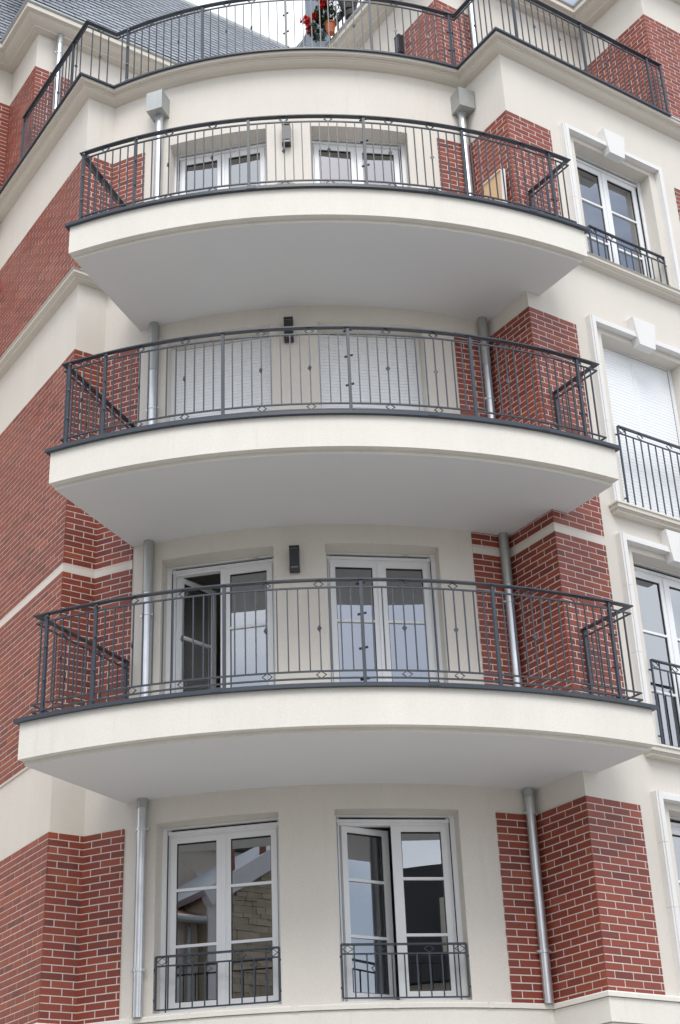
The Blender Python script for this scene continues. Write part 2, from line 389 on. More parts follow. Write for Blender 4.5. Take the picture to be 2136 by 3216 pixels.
# sill course and band under it
mb = MB(); sweep(mb, plan, [(-.03, -.045), (.055, -.045), (.055, -.008), (.045, .004), (-.03, .012)]); obj('sill_course', mb, M['fascia'], BLD)
mb = MB(); sweep(mb, plan, [(-.03, -.26), (.035, -.26), (.035, -.05), (-.03, -.05)]); obj('band_course', mb, M['fascia'], BLD)
mb = MB(); sweep(mb, plan, [(-.03, -.50), (.0, -.50), (.012, -.40), (.02, -.265), (-.03, -.265)]); obj('band_course', mb, M['cornice'], BLD)
for ang in (214.9, 221.6, 233.0, 243.4, 253.6):
    p = on(CW, RW+.0265, ang); n = Vector((math.cos(rad(ang)), math.sin(rad(ang)), 0)); t = Vector((-n.y, n.x, 0))
    mb = MB(); mb.box(v3(p, -.019), t, n, Z3, .045, .066, .056); obj('sill_joint', mb, M['fascia'], BLD)
# string course (between third and fourth levels)
spath = plan[1:]
mb = MB(); sweep(mb, [(-9, YFAR)]+spath, [(-.02, 8.362), (.0, 8.362), (.075, 8.372), (.09, 8.392), (.105, 8.392), (.105, 8.402), (.125, 8.41), (.125, 8.452), (-.02, 8.455)]); obj('string_course', mb, M['cornice'], BLD)
mb = MB(); sweep(mb, [(-9, YFAR)]+spath, [(-.02, 8.457), (.135, 8.455), (.145, 8.459), (-.02, 8.475)]); obj('string_course_capping', mb, M['fascia'], BLD)
# terrace cornice
mb = MB(); sweep(mb, plan, [(-.02, 11.250), (.0, 11.250), (.03, 11.252), (.085, 11.262), (.122, 11.280), (.128, 11.294), (.144, 11.294), (.144, 11.316), (.198, 11.318), (.198, 11.362), (-.02, 11.362)]); obj('cornice', mb, M['cornice'], BLD)
i0 = 2
tpath = [tuple(p) for p in [(XL, YFAR)]+plan[2:-1]]+[(2.75, 0)]
mb = MB(); sweep(mb, tpath, [(-.25, 11.364), (.205, 11.364), (.205, 11.356), (.232, 11.356), (.232, 11.382), (-.25, 11.392)]); obj('flashing', mb, M['flash'], BLD)
mb = MB(); sweep(mb, [(2.756, 0), (6, 0)], [(-.02, 11.364), (.198, 11.364), (.198, 11.358), (.215, 11.358), (.215, 11.384), (-.02, 11.392)]); obj('flashing', mb, M['zinc'], BLD, label='bare zinc flashing strip')
mb = MB(); sweep(mb, [(-9, YFAR), (XL-.2, YFAR)], [(-.02, 11.364), (.205, 11.364), (.212, 11.384), (-.02, 11.392)]); obj('flashing', mb, M['flash'], BLD)
# penthouse cornice
prof5 = [(-.02, 14.08), (.0, 14.08), (.11, 14.085), (.115, 14.105), (.13, 14.108), (.15, 14.115), (.19, 14.13), (.225, 14.15), (.245, 14.172), (.265, 14.176), (.265, 14.186), (.31, 14.188), (.31, 14.262), (-.02, 14.262)]
pp1 = [(-9, YFAR), (XL, YFAR), (XL, LY), (4, LY)]
pp2 = [(PX, 9), (PX, PY), (QX, PY), (QX, 0), (6, 0)]
for pp in (pp1, pp2):
    mb = MB(); sweep(mb, pp, prof5); obj('cornice', mb, M['cornice'], BLD)
    mb = MB(); sweep(mb, pp, [(-.02, 14.264), (.315, 14.264), (.335, 14.285), (.335, 14.315), (-.02, 14.325)]); obj('gutter', mb, M['zincd'], BLD)

# ------------------------------------------------------------------ bricks
CH = 0.0699; BH = 0.0592; BL = 0.2155; JT = 0.0105
bricks = []   # (center, t, n_in, length, height)
def brick_panel(P, u0, u1, z0, z1, phase=0, skip=None):
    """P(u,z,d) point; courses counted down from z1"""
    k = 0; z = z1
    while z-BH*0.35 > z0:
        zb = max(z-BH, z0); h = z-zb
        off = -(BL+JT)/2 if (k+phase) % 2 else 0.0
        u = u0+off
        while u < u1-0.01:
            a = max(u, u0); b = min(u+BL, u1)
            if u1-b < 0.03 and b < u1: b = u1
            if b-a > 0.02:
                um = (a+b)/2
                bricks.append((P, a, b, zb, z))
            u += BL+JT
            if b == u1: break
        z -= CH; k += 1
MO = 0.0125; PT = 0.016   # face of the brick slips is this far off the wall
PR = lambda u, z, d=0.0: v3((u, -d), z)
PRR = lambda u, z, d=0.0: v3((-d, YI-u), z)           # right return, u from inner end to corner
PLL = lambda u, z, d=0.0: v3((XL-d, YFAR-u), z)       # left facade
PLR = lambda u, z, d=0.0: v3((XL+u, YL-d), z)         # left return
def PC(u, z, d=0.0):
    a = A0+math.degrees(u/RW); return v3(on(CW, RW+d, a), z)
UC1 = rad(213.5-A0)*RW; UC2 = rad(256.3-A0)*RW; UCE = rad(A1-A0)*RW
PNL = []
for z0, z1 in BR:
    PNL += [(PR, -PT, .69, z0, z1), (PRR, 0, YI+PT, z0, z1), (PLL, 0, YFAR-YL+PT, z0, z1), (PLR, -PT, XI-XL, z0, z1), (PC, 0, UC1, z0, z1), (PC, UC2, UCE, z0, z1)]
PNL.append((PR, 2.82, 4.2, 8.46, 10.33))
PB = lambda u, z, d=0.0: v3((-9+u, YFAR-d), z)
PP1 = lambda u, z, d=0.0: v3((XL+u, LY-d), z)
PP2 = lambda u, z, d=0.0: v3((PX-d, 9-u), z)
PP3 = lambda u, z, d=0.0: v3((PX+u, PY-d), z)
PP4 = lambda u, z, d=0.0: v3((QX-d, PY-u), z)
PP5 = lambda u, z, d=0.0: v3((QX+u, -d), z)
PNL += [(PB, 2.5, 5.0, 8.46, 10.31), (PB, 2.5, 5.0, 11.43, 13.43), (PLL, 0, YFAR-LY+PT, 11.43, 13.43), (PP1, -PT, .62, 11.43, 13.43),
        (PP2, 9-PY-.82, 9-PY+PT, 11.43, 13.43), (PP3, -PT, .62, 11.43, 13.43), (PP4, 0, PY+PT, 11.43, 13.43), (PP5, -PT, 2.0, 11.43, 13.43)]
for k, (P, u0, u1, z0, z1) in enumerate(PNL):
    # bed of mortar behind the slips
    mb = MB(); n = 1 if P is not PC else max(2, int((u1-u0)/.08))
    e0 = -0.003 if u0 < 0 else 0; 
    ua = max(u0, -0.006) if u0 < 0 else u0
    ub = u1-0.010 if abs(u1-round(u1, 9)) >= 0 and P in (PRR, PLL, PP2, PP4) else u1
    cols = [ua+(ub-ua)*i/n for i in range(n+1)]
    for a, b in zip(cols, cols[1:]):
        mb.quad(P(a, z0, MO), P(b, z0, MO), P(b, z1, MO), P(a, z1, MO))
    for a, b in zip(cols, cols[1:]):
        mb.quad(P(a, z0, .0), P(b, z0, .0), P(b, z0, MO), P(a, z0, MO)); mb.quad(P(a, z1, .0), P(b, z1, .0), P(b, z1, MO), P(a, z1, MO))
    for a in (cols[0], cols[-1]): mb.quad(P(a, z0, 0), P(a, z0, MO), P(a, z1, MO), P(a, z1, 0))
    obj('mortar_bed', mb, M['mortar'], BLD)
    brick_panel(P, u0, u1, z0+.004, z1, phase=(k % 2))
def project(p):
    d = Vector(p)-CAM; z = d.dot(CF)
    if z <= 0: return None
    return (340+1024*FPX*d.dot(CR)/z, 512-1024*FPX*d.dot(CU)/z)
def brick_geo(b):
    P, a, c, z0, z1 = b
    A = P(a, z0, PT); B = P(c, z0, PT)
    t = (B-A).normalized(); n_out = (P((a+c)/2, z0, 1)-P((a+c)/2, z0, 0)).normalized()
    n_in = -n_out
    jit = random.uniform(-.0009, .0009)
    ctr = (A+B)/2+n_in*(PT/2-jit); ctr.z = (z0+z1)/2
    return ctr, t, n_in, (B-A).length, z1-z0
sc = []
for b in bricks:
    g = brick_geo(b); q0 = project(b[0](b[1], b[3], PT)); q1 = project(b[0](b[2], b[4], PT))
    if not q0: continue
    if not (-15 < (q0[0]+q1[0])/2 < 695 and -15 < (q0[1]+q1[1])/2 < 1040): continue
    qa = q0; qb = project(b[0](b[2], b[3], PT)); qc = project(b[0](b[1], b[4], PT))
    area = abs((qb[0]-qa[0])*(qc[1]-qa[1])-(qb[1]-qa[1])*(qc[0]-qa[0]))
    sc.append((-area, len(sc), b, g))
sc.sort()
ub = MB(); ub.brick((0, 0, 0), (1, 0, 0), (0, 1, 0), (0, 0, 1), 1, 1, 1, 0.0)
tmpl = {}
NB = 298
for k, (_, _, b, g) in enumerate(sc[:NB]):
    ctr, t, n, L, h = g
    key = (round(L, 3), round(h, 3))
    if key not in tmpl:
        mb = MB(); mb.brick((0, 0, 0), (1, 0, 0), (0, 1, 0), (0, 0, 1), L, PT, h)
        me = bpy.data.meshes.new('brick'); me.from_pydata(mb.v, [], mb.f)
        bm = bmesh.new(); bm.from_mesh(me); bmesh.ops.recalc_face_normals(bm, faces=bm.faces); bm.to_mesh(me); bm.free()
        me.materials.append(M['brick']); tmpl[key] = me
    o = bpy.data.objects.new('brick', tmpl[key]); COL.objects.link(o); o.parent = BLD
    o.location = ctr-BLD.location
    o.rotation_euler = (0, 0, math.atan2(t.y, t.x))
mb = MB()
for _, _, b, g in sc[NB:]:
    ctr, t, n, L, h = g
    mb.brick(ctr, t, n, Z3, L, PT, h)
obj('brick', mb, M['brick'], BLD, kind='stuff', label='the rest of the red brick facing')

# white band at L2 is plain render strip proud of wall
for P, u0, u1 in ((PR, -.012, .69), (PRR, 0, YI), (PLL, 0, YFAR-YL), (PLR, -.012, XI-XL), (PC, 0, UC1), (PC, UC2, UCE)):
    mb = MB(); n = 1 if P is not PC else 6
    for i in range(n):
        a = u0+(u1-u0)*i/n; b = u0+(u1-u0)*(i+1)/n
        A = P(a, 4.5965, .012); B = P(b, 4.5965, .012); A2 = P(a, 4.6735, .012); B2 = P(b, 4.6735, .012)
        mb.quad(A, B, B2, A2); mb.quad(P(a, 4.5965, 0), P(b, 4.5965, 0), B, A); mb.quad(P(a, 4.6735, 0), P(b, 4.6735, 0), B2, A2)
    for u in (u0, u1): mb.quad(P(u, 4.5965, 0), P(u, 4.5965, .012), P(u, 4.6735, .012), P(u, 4.6735, 0))
    obj('band_course', mb, M['stucco'], BLD)

# ------------------------------------------------------------------ balcony slabs
LIPA = [(210.6, 0), (212.1, 0), (212.8, 0)]
wallpt = on(CW, RW, 213.6)
def slab_poly(k, d, e):
    a0 = LIPA[k][0]
    tipL = on(CB, RB+d, a0); wl = wallpt
    dirn = (on(CB, RB, a0)-wl).normalized(); nl = Vector((-dirn.y, dirn.x))
    if nl.dot(Vector((-1, 1))) < 0: nl = -nl
    tipL = tipL+nl*e+dirn*0.0
    a1 = math.degrees(math.asin(0))  # placeholder
    # right end x = .188+e
    xr = 0.188+e; yr = CB.y-math.sqrt((RB+d)**2-(xr-CB.x)**2)
    a1 = math.degrees(math.atan2(yr-CB.y, xr-CB.x)) % 360
    a0r = math.degrees(math.atan2(tipL.y-CB.y, tipL.x-CB.x)) % 360
    arc = [tipL]+[on(CB, RB+d, a0r+(a1-a0r)*i/56) for i in range(1, 56)]+[Vector((xr, yr))]
    inner = [Vector((xr, .02)), Vector((.02, .02)), Vector((.02, YI+.02))]+[on(CW, RW-.02, 261+(213.6-261)*i/24) for i in range(25)]
    wl2 = wl+nl*e
    return [tuple(q) for q in arc+inner+[wl2]]
for k in range(3):
    zs_ = ZS[k]
    mb = MB(); mb.prism(slab_poly(k, 0, 0), zs_, zs_+.038)
    s = obj('balcony_slab', mb, M['soffit'], BLD)
    mb = MB(); mb.prism(slab_poly(k, .002, .002), zs_+.003, zs_+.0382); obj('drip_edge', mb, M['fascia'], s)
    mb = MB(); mb.prism(slab_poly(k, .082, .022), zs_+.0385, zs_+.39); obj('fascia', mb, M['fascia'], s)
    pl_ = slab_poly(k, .082, .022); rim = [pl_[-1]]+pl_[:58]
    mb = MB(); sweep(mb, rim, [(-.20, zs_+.392), (.004, zs_+.392), (.004, zs_+.384), (.043, zs_+.384), (.043, zs_+.420), (-.20, zs_+.428)]); obj('flashing', mb, M['flash'], s)
    mb = MB(); mb.prism(slab_poly(k, -.09, -.15), zs_+.391, zs_+.405); obj('balcony_floor', mb, M['pave'], s)
    for ang in (228.5, 246.5, 257.5)[k % 2:]:
        p = on(CB, RB+.106, ang+k*1.7); n = Vector((math.cos(rad(ang+k*1.7)), math.sin(rad(ang+k*1.7)), 0)); t = Vector((-n.y, n.x, 0))
        mb = MB(); mb.box(v3(p, zs_+.4085), t, n, Z3, .10, .045, .038); obj('flashing_joint', mb, M['flash'], s)

# ------------------------------------------------------------------ railings
class Path:
    def __init__(s, pts):
        s.p = [Vector(q[:2]) for q in pts]; s.L = [0]
        for a, b in zip(s.p, s.p[1:]): s.L.append(s.L[-1]+(b-a).length)
    def at(s, u):
        u = max(0, min(u, s.L[-1]-1e-6))
        for i in range(len(s.p)-1):
            if s.L[i+1] >= u: break
        f = (u-s.L[i])/(s.L[i+1]-s.L[i]); t = (s.p[i+1]-s.p[i]).normalized()
        return s.p[i].lerp(s.p[i+1], f), t
    def near(s, q):
        best = (1e9, 0)
        for i in range(len(s.p)-1):
            a, b = s.p[i], s.p[i+1]; d = b-a; f = max(0, min(1, (Vector(q)-a).dot(d)/d.length_squared))
            e = (a+d*f-Vector(q)).length
            if e < best[0]: best = (e, s.L[i]+f*d.length)
        return best[1]
_cache = {}
def shared(key, fn):
    if key not in _cache:
        mb = MB(); fn(mb); me = bpy.data.meshes.new(key[0]); me.from_pydata(mb.v, [], mb.f)
        bm = bmesh.new(); bm.from_mesh(me); bmesh.ops.recalc_face_normals(bm, faces=bm.faces); bm.to_mesh(me); bm.free()
        me.materials.append(M['iron']); _cache[key] = me
    return _cache[key]
def put(name, me, pos, t, parent):
    o = bpy.data.objects.new(name, me); COL.objects.link(o); o.parent = parent
    o.location = Vector(pos)-wloc(parent); o.rotation_euler = (0, 0, math.atan2(t[1], t[0])); return o
X3 = (1, 0, 0); Y3 = (0, 1, 0)
def railing(root, pts, zr, posts, panels, single_top=False, bolts=(), diamonds_top=True):
    """zr = dict(low2, low1, rail2, hand, foot); panels=[(u0,u1,n,(diamond idx))]"""
    P = Path(pts)
    mb = MB(); sweep(mb, pts, [(-.028, zr['hand']), (.028, zr['hand']), (.028, zr['hand']+.013), (-.028, zr['hand']+.013)]); obj('handrail', mb, M['iron'], root)
    for key in ('rail2', 'low1', 'low2'):
        if key in zr:
            z = zr[key]; mb = MB(); sweep(mb, pts, [(-.008, z-.007), (.008, z-.007), (.008, z+.007), (-.008, z+.007)]); obj('rail', mb, M['iron'], root)
    hp = zr['hand']-zr['foot']
    pm = shared(('post', round(hp, 3)), lambda mb: mb.abox(-.015, .015, -.015, .015, -hp/2, hp/2))
    bo = shared(('bolt', 1), lambda mb: (mb.cyl((-.045, 0, 0), (.045, 0, 0), .006, 8), mb.cyl((-.042, 0, 0), (-.022, 0, 0), .012, 8), mb.cyl((.022, 0, 0), (.042, 0, 0), .012, 8)))
    for i, u in enumerate(posts):
        q, t = P.at(u); o = put('post', pm, v3(q, (zr['hand']+zr['foot'])/2), t, root)
        hs = (zr['rail2']+.04, zr['foot']+hp*.68, zr['foot']+hp*.36, zr['foot']+.08) if i in bolts else ()
        for h in hs: put('bolt', bo, v3(q, h), t, o)
    zb0 = zr.get('low1', zr.get('low2')); zb1 = zr['rail2']; hb = zb1-zb0-.018
    bm_ = shared(('baluster', round(hb, 3)), lambda mb: mb.abox(-.006, .006, -.006, .006, -hb/2, hb/2))
    dm = shared(('diamond', 1), lambda mb: mb.add([(-.024, -.004, 0), (0, -.004, -.034), (.024, -.004, 0), (0, -.004, .034), (-.024, .004, 0), (0, .004, -.034), (.024, .004, 0), (0, .004, .034), ], [(0, 1, 2, 3), (4, 5, 6, 7), (0, 1, 5, 4), (1, 2, 6, 5), (2, 3, 7, 6), (3, 0, 4, 7)]))
    def od(hh):
        def f(mb):
            w = .045; c = [(-w, 0, 0), (0, 0, -hh), (w, 0, 0), (0, 0, hh)]
            for i in range(4):
                a = Vector(c[i]); b = Vector(c[(i+1) % 4]); d = (b-a).normalized(); mb.box((a+b)/2, d, Y3, d.cross(Vector(Y3)), (b-a).length+.004, .012, .006)
        return f
    for (u0, u1, n, dia) in panels:
        for i in range(1, n+1):
            u = u0+(u1-u0)*i/(n+1); q, t = P.at(u)
            b = put('baluster', bm_, v3(q, (zb0+zb1)/2), t, root)
            if i in dia:
                n_ = Vector((t.y, -t.x))
                put('diamond', dm, v3(q+n_*0.010, (zb0+zb1)/2), t, b)
                h1 = (zr['hand']-zb1)/2-.004
                put('open_diamond', shared(('open_diamond', round(h1, 3)), od(h1)), v3(q, (zr['hand']+zb1)/2), t, root)
                if 'low1' in zr:
                    h2 = (zr['low1']-zr['low2'])/2
                    put('open_diamond', shared(('open_diamond', round(h2, 3)), od(h2)), v3(q, (zr['low1']+zr['low2'])/2), t, root)
    return P
RR = 6.02
BP = [[211.9, 216.95, 228.9, 240.9, 252.85, 264.9], [212.85, 216.84, 228.8, 240.8, 252.9, 264.9], [213.1, 219.3, 231.5, 243.5, 254.2, 264.8]]
NBAL = [[5, 12, 12, 12, 12], [4, 12, 12, 12, 12], [6, 12, 12, 11, 11]]
lab = ['dark grey curved balcony railing of the lowest balcony, below the open French window', 'dark grey curved balcony railing of the middle balcony, in front of white roller shutters', 'dark grey curved balcony railing of the upper balcony, under the two square zinc hopper heads']
for k in range(3):
    z = ZS[k]-2.045
    tl = on(CB, RR, LIPA[k][0]+.15); xr = .215; tr = Vector((xr, CB.y-math.sqrt(RR**2-(xr-CB.x)**2)))
    a1 = math.degrees(math.atan2(tr.y-CB.y, tr.x-CB.x)) % 360; a0 = LIPA[k][0]+.15
    we = on(CW, RW+.03, 213.45)
    pts = [we, tl]+[on(CB, RR, a0+(a1-a0)*i/60) for i in range(1, 60)]+[tr, Vector((.205, -.025))]
    root = thing('balcony_railing', v3(on(CB, RR, 240), ZS[k]+.42), lab[k], 'railing', 'curved balcony railings')
    P = Path(pts); pu = [P.near(on(CB, RR, a)) for a in BP[k]]
    uL = P.near(tl); uR = P.near(tr); UE = P.L[-1]
    pn = []
    for i in range(5):
        n = NBAL[k][i]; dia = (4, 9) if n == 12 else (3, 8) if n == 11 else (2,) if n < 6 else (3,)
        pn.append((pu[i], pu[i+1], n, dia))
    nl = 9; pn.append((0.03, uL-.02, nl, (3, 7)))
    pn.append((pu[5], uR, 2, ())); pn.append((uR-.0, UE-.02, 6, (3,)))
    pn.append((uL, pu[0], 1, ()))
    railing(root, pts, dict(foot=2.47+z, low2=2.563+z, low1=2.632+z, rail2=3.452+z, hand=3.522+z), [0.03]+pu+[UE-.01], pn, bolts=(1, 2, 4, 6))
# terrace railing
OT = .13
tp = [(XL-OT, LY-.04), (XL-OT, YL-OT)]
ai0 = math.degrees(math.atan2(YL-OT-CW.y, -math.sqrt((RW+OT)**2-(YL-OT-CW.y)**2))) % 360
ai1 = math.degrees(math.atan2(-math.sqrt((RW+OT)**2-(-OT-CW.x)**2), -OT-CW.x)) % 360
tp += [tuple(on(CW, RW+OT, ai0+(ai1-ai0)*i/60)) for i in range(61)]+[(-OT, -OT), (QX+.0, -OT)]
root = thing('terrace_railing', (-2, 1.2, 11.42), 'long dark grey railing along the top terrace edge above the cream cornice', 'railing')
P = Path(tp)
pa = [P.near(on(CW, RW+.10, a)) for a in (210.9, 222.8, 234.9, 247.03, 259.2)]
pl = [P.near((XL-.10, y)) for y in (LY-.06, 3.60)]; pr = [P.near((x, -.10)) for x in (.21, 1.37, 2.56, QX-.02)]
uc1 = P.near((XL-.10, YL-.10)); uc2 = P.near(on(CW, RW+.10, ai0)); uc3 = P.near(on(CW, RW+.10, ai1)); uc4 = P.near((-.10, -.10))
pn = [(pl[0], pl[1], 14, (4, 11)), (pl[1], uc1, 2, (1,)), (uc1, uc2, 3, (2,)), (uc2, pa[0], 1, ())]
pn += [(pa[0], pa[1], 9, (3, 7)), (pa[1], pa[2], 9, (3, 6)), (pa[2], pa[3], 9, (3, 8)), (pa[3], pa[4], 9, (3, 7)), (pa[4], uc3, 1, ()), (uc3, uc4, 7, (4,)), (uc4, pr[0], 2, ()), (pr[0], pr[1], 10, (3, 7)), (pr[1], pr[2], 11, (4, 8)), (pr[2], pr[3], 2, ())]
# upper part of the railing is one rail down low
railing(root, tp, dict(foot=11.388, low2=11.425, rail2=12.295, hand=12.362), pl+pa+pr, pn, bolts=(2, 4, 6))
# window guards
def guard(o, t, n, w, z0, z1, label, proj=.02, nbar=9, dia_idx=(3, 7)):
    o = Vector(o); t = Vector(t); n = Vector(n)
    root = thing('window_guard', v3(o+t*w/2+n*proj, z0), label, 'window guard', 'dark grey iron window guards')
    a = o+n*proj+t*.02; b = o+n*proj+t*(w-.02)
    hw = .02
    mb = MB(); mb.box(v3((a+b)/2, z1), v3(t), v3(n), Z3, w-.04, .036, .016); obj('handrail', mb, M['iron'], root)
    mb = MB(); mb.box(v3((a+b)/2, z1-.085), v3(t), v3(n), Z3, w-.05, .014, .014); obj('rail', mb, M['iron'], root)
    mb = MB(); mb.box(v3((a+b)/2, z0), v3(t), v3(n), Z3, w-.05, .014, .014); obj('rail', mb, M['iron'], root)
    for q, sgn in ((a, 1), (b, -1)):
        mb = MB(); mb.box(v3(q, (z0+z1)/2), v3(t), v3(n), Z3, .018, .018, z1-z0); p_ = obj('post', mb, M['iron'], root)
        for zz in (z0+.09, z1-.11):
            mb = MB(); mb.cyl(v3(q, zz), v3(q-n*.01-t*sgn*.035, zz), .010, 8); obj('fixing', mb, M['iron'], p_)
    hb = z1-.085-z0
    me = shared(('baluster', round(hb, 3), 'g'), lambda mb: mb.abox(-.006, .006, -.006, .006, -hb/2, hb/2))
    W_ = w-.04
    def dd(u):
        def f(mb):
            ww = .047; hh = .032; c = [(-ww, 0, 0), (0, 0, -hh), (ww, 0, 0), (0, 0, hh)]
            for i in range(4):
                p0 = Vector(c[i]); p1 = Vector(c[(i+1) % 4]); d = (p1-p0).normalized(); mb.box((p0+p1)/2, d, Y3, d.cross(Vector(Y3)), (p1-p0).length+.004, .010, .005)
        put('open_diamond', shared(('open_diamond', 'g'), f), v3(a+t*u, z1-.043), t, root)
    g = W_/(nbar+1)
    for i in range(1, nbar+1): put('baluster', me, v3(a+t*g*i, z0+hb/2), t, root)
    dd(g/2); dd(W_-g/2)
    for i in dia_idx: dd(g*i)
    for i in (1, nbar):
        mb = MB(); mb.box(v3(a+t*g*i, z1-.045), v3(t), v3(n), Z3, .012, .012, .07); obj('stile', mb, M['iron'], root)

# ------------------------------------------------------------------ windows
def window(o, t, n, w, z0, z1, depth, rows, opened=None, shutter=0.0, ang=0, guardlab=None, lab=None, slot=.035):
    """o outer left corner on the wall face, t to the viewer's right, n outwards"""
    o = Vector(o); t = Vector(t); n = Vector(n); T = v3(t); Nn = v3(n)
    base = o-n*depth
    we = bpy.data.objects.new('window', None); COL.objects.link(we); we.parent = BLD; we.location = v3(base+t*w/2, z0)-wloc(BLD); we.empty_display_size = .2
    if lab: we['label'] = lab
    def bx(mb, u0, u1, a, b, d0, d1):  # d along n
        mb.box(v3(base+t*(u0+u1)/2+n*(d0+d1)/2, (a+b)/2), T, Nn, Z3, u1-u0, abs(d1-d0), b-a)
    # interior
    mb = MB(); e = .5; D = 3.0
    def pt(u, d, z): return v3(base+t*u-n*d, z)
    A, B = -e, w+e; zf, zc = z0-.35, z1+.25
    mb.quad(pt(A, D, zf), pt(B, D, zf), pt(B, D, zc), pt(A, D, zc)); mb.quad(pt(A, .09, zf), pt(A, D, zf), pt(A, D, zc), pt(A, .09, zc))
    mb.quad(pt(B, .09, zf), pt(B, D, zf), pt(B, D, zc), pt(B, .09, zc)); mb.quad(pt(A, .09, zf), pt(B, .09, zf), pt(B, D, zf), pt(A, D, zf))
    mb.quad(pt(A, .09, zf), pt(0, .09, zf), pt(0, .09, zc), pt(A, .09, zc)); mb.quad(pt(w, .09, zf), pt(B, .09, zf), pt(B, .09, zc), pt(w, .09, zc))
    mb.quad(pt(0, .09, zf), pt(w, .09, zf), pt(w, .09, z0), pt(0, .09, z0)); mb.quad(pt(0, .09, z1), pt(w, .09, z1), pt(w, .09, zc), pt(0, .09, zc))
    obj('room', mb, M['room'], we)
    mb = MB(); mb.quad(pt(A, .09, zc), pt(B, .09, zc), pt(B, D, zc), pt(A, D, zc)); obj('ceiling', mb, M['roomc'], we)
    # fixed frame: guide rails of the shutter, jambs, head and threshold
    mb = MB()
    for u in (0, w-.045): bx(mb, u, u+.045, z0, z1, -.02, .03)
    for u in (.045, w-.075): bx(mb, u, u+.03, z0, z1-.005, -.07, -.012)
    bx(mb, .045, w-.045, z1-slot-.03, z1-slot, -.06, .012)
    bx(mb, .045, w-.045, z1-.012, z1, -.02, .022)
    bx(mb, .075, w-.075, z1-slot-.055, z1-slot-.03, -.07, -.008)
    bx(mb, .045, w-.045, z0, z0+.035, -.07, .02)
    obj('window_frame', mb, M['pvc'], we)
    mb = MB(); bx(mb, .045, w-.045, z1-slot, z1-.012, -.06, -.02)
    for u in (.0445, w-.0495): bx(mb, u, u+.005, z0+.035, z1-slot, -.012, .0125)
    obj('shutter_slot', mb, M['gasket'], we)
    if shutter > 0:
        sh = bpy.data.objects.new('roller_shutter', None); COL.objects.link(sh); sh.parent = we; sh.location = (0, 0, 0)
        nsl = int((z1-z0-.03)*shutter/.0415)
        hs = .0415
        u0, u1 = .05, w-.05
        def slat(mb):
            pr = [(-.006, -hs/2), (.003, -hs/2+.001), (.0055, -hs/2+.008), (.0065, -.002), (.0055, hs/2-.008), (.003, hs/2-.002), (-.006, hs/2-.0005)]
            W2 = (u1-u0)/2; k = len(pr)
            vs = [(-W2, -d, z) for d, z in pr]+[(W2, -d, z) for d, z in pr]
            mb.add(vs, [(i, (i+1) % k, k+(i+1) % k, k+i) for i in range(k)]+[tuple(range(k)), tuple(range(k, 2*k))[::-1]])
        key = ('slat', round(w, 3))
        if key not in _cache:
            mb = MB(); slat(mb); me = bpy.data.meshes.new('slat'); me.from_pydata(mb.v, [], mb.f)
            bm = bmesh.new(); bm.from_mesh(me); bmesh.ops.recalc_face_normals(bm, faces=bm.faces); bm.to_mesh(me); bm.free(); me.materials.append(M['shutter']); _cache[key] = me
        sh.parent = BLD; sh.location = v3(base+t*w/2, z0)-wloc(BLD)
        for i in range(nsl):
            put('slat', _cache[key], v3(base+t*w/2+n*.006, z1-.018-hs*(i+.5)), t, sh)
    # two sashes
    u0, u1 = .078, w-.078; um = (u0+u1)/2; za, zb = z0+.038, z1-slot-.058
    SW, SH, SB = .058, .058, .085
    for side in (0, 1):
        a, b = (u0, um-.002) if side == 0 else (um+.002, u1)
        opn = opened is not None and opened == side
        # build in local sash frame: x from hinge-side origin; then rotate about hinge if open
        hin = a if side == 0 else b
        th = ang if opn else 0
        sgn = 1 if side == 0 else -1
        ca, sa = math.cos(th), math.sin(th)
        def loc(u, d):   # u along t, d along n ; rotate about hinge, inward
            x = (u-hin); y = d+.055
            xr = x*ca+sgn*y*sa; yr = y*ca-sgn*x*sa
            return base+t*(hin+xr)+n*(yr-.055)
        tt = (t*ca-n*sgn*sa); nn = (n*ca+t*sgn*sa)
        T2 = v3(tt); N2 = v3(nn)
        def sb(mb, ua, ub_, c, d_, d0, d1):
            mb.box(v3(loc((ua+ub_)/2, (d0+d1)/2), (c+d_)/2), T2, N2, Z3, ub_-ua, abs(d1-d0), d_-c)
        mb = MB()
        swl = SW+.012 if side == 1 else SW; swr = SW+.012 if side == 0 else SW
        sb(mb, a, a+swl, za, zb, -.055, .0); sb(mb, b-swr, b, za, zb, -.055, .0)
        sb(mb, a+swl, b-swr, za, za+SB, -.055, -.001); sb(mb, a+swl, b-swr, zb-SH, zb, -.055, -.001)
        s_ = obj('sash', mb, M['pvc'], we)
        mb = MB(); g0, g1, h0, h1 = a+swl, b-swr, za+SB, zb-SH
        for (p, q, r_, s2) in ((g0, g0+.007, h0, h1), (g1-.007, g1, h0, h1), (g0, g1, h0, h0+.007), (g0, g1, h1-.012, h1)): sb(mb, p, q, r_, s2, -.034, -.012)
        obj('gasket', mb, M['gasket'], we)
        # panes and muntins
        zr_ = [h0]+[h0+(h1-h0)*i/rows for i in range(1, rows)]+[h1] if isinstance(rows, int) else [h0]+list(rows)+[h1]
        for i in range(len(zr_)-1):
            mb = MB(); c0 = loc(g0, -.022); c1 = loc(g1, -.022)
            mb.quad(v3(c0, zr_[i]), v3(c1, zr_[i]), v3(c1, zr_[i+1]), v3(c0, zr_[i+1])); obj('pane', mb, M['glass'], we)
            if i > 0: mb = MB(); sb(mb, g0, g1, zr_[i]-.013, zr_[i]+.013, -.036, -.004); obj('muntin', mb, M['pvc'], we)
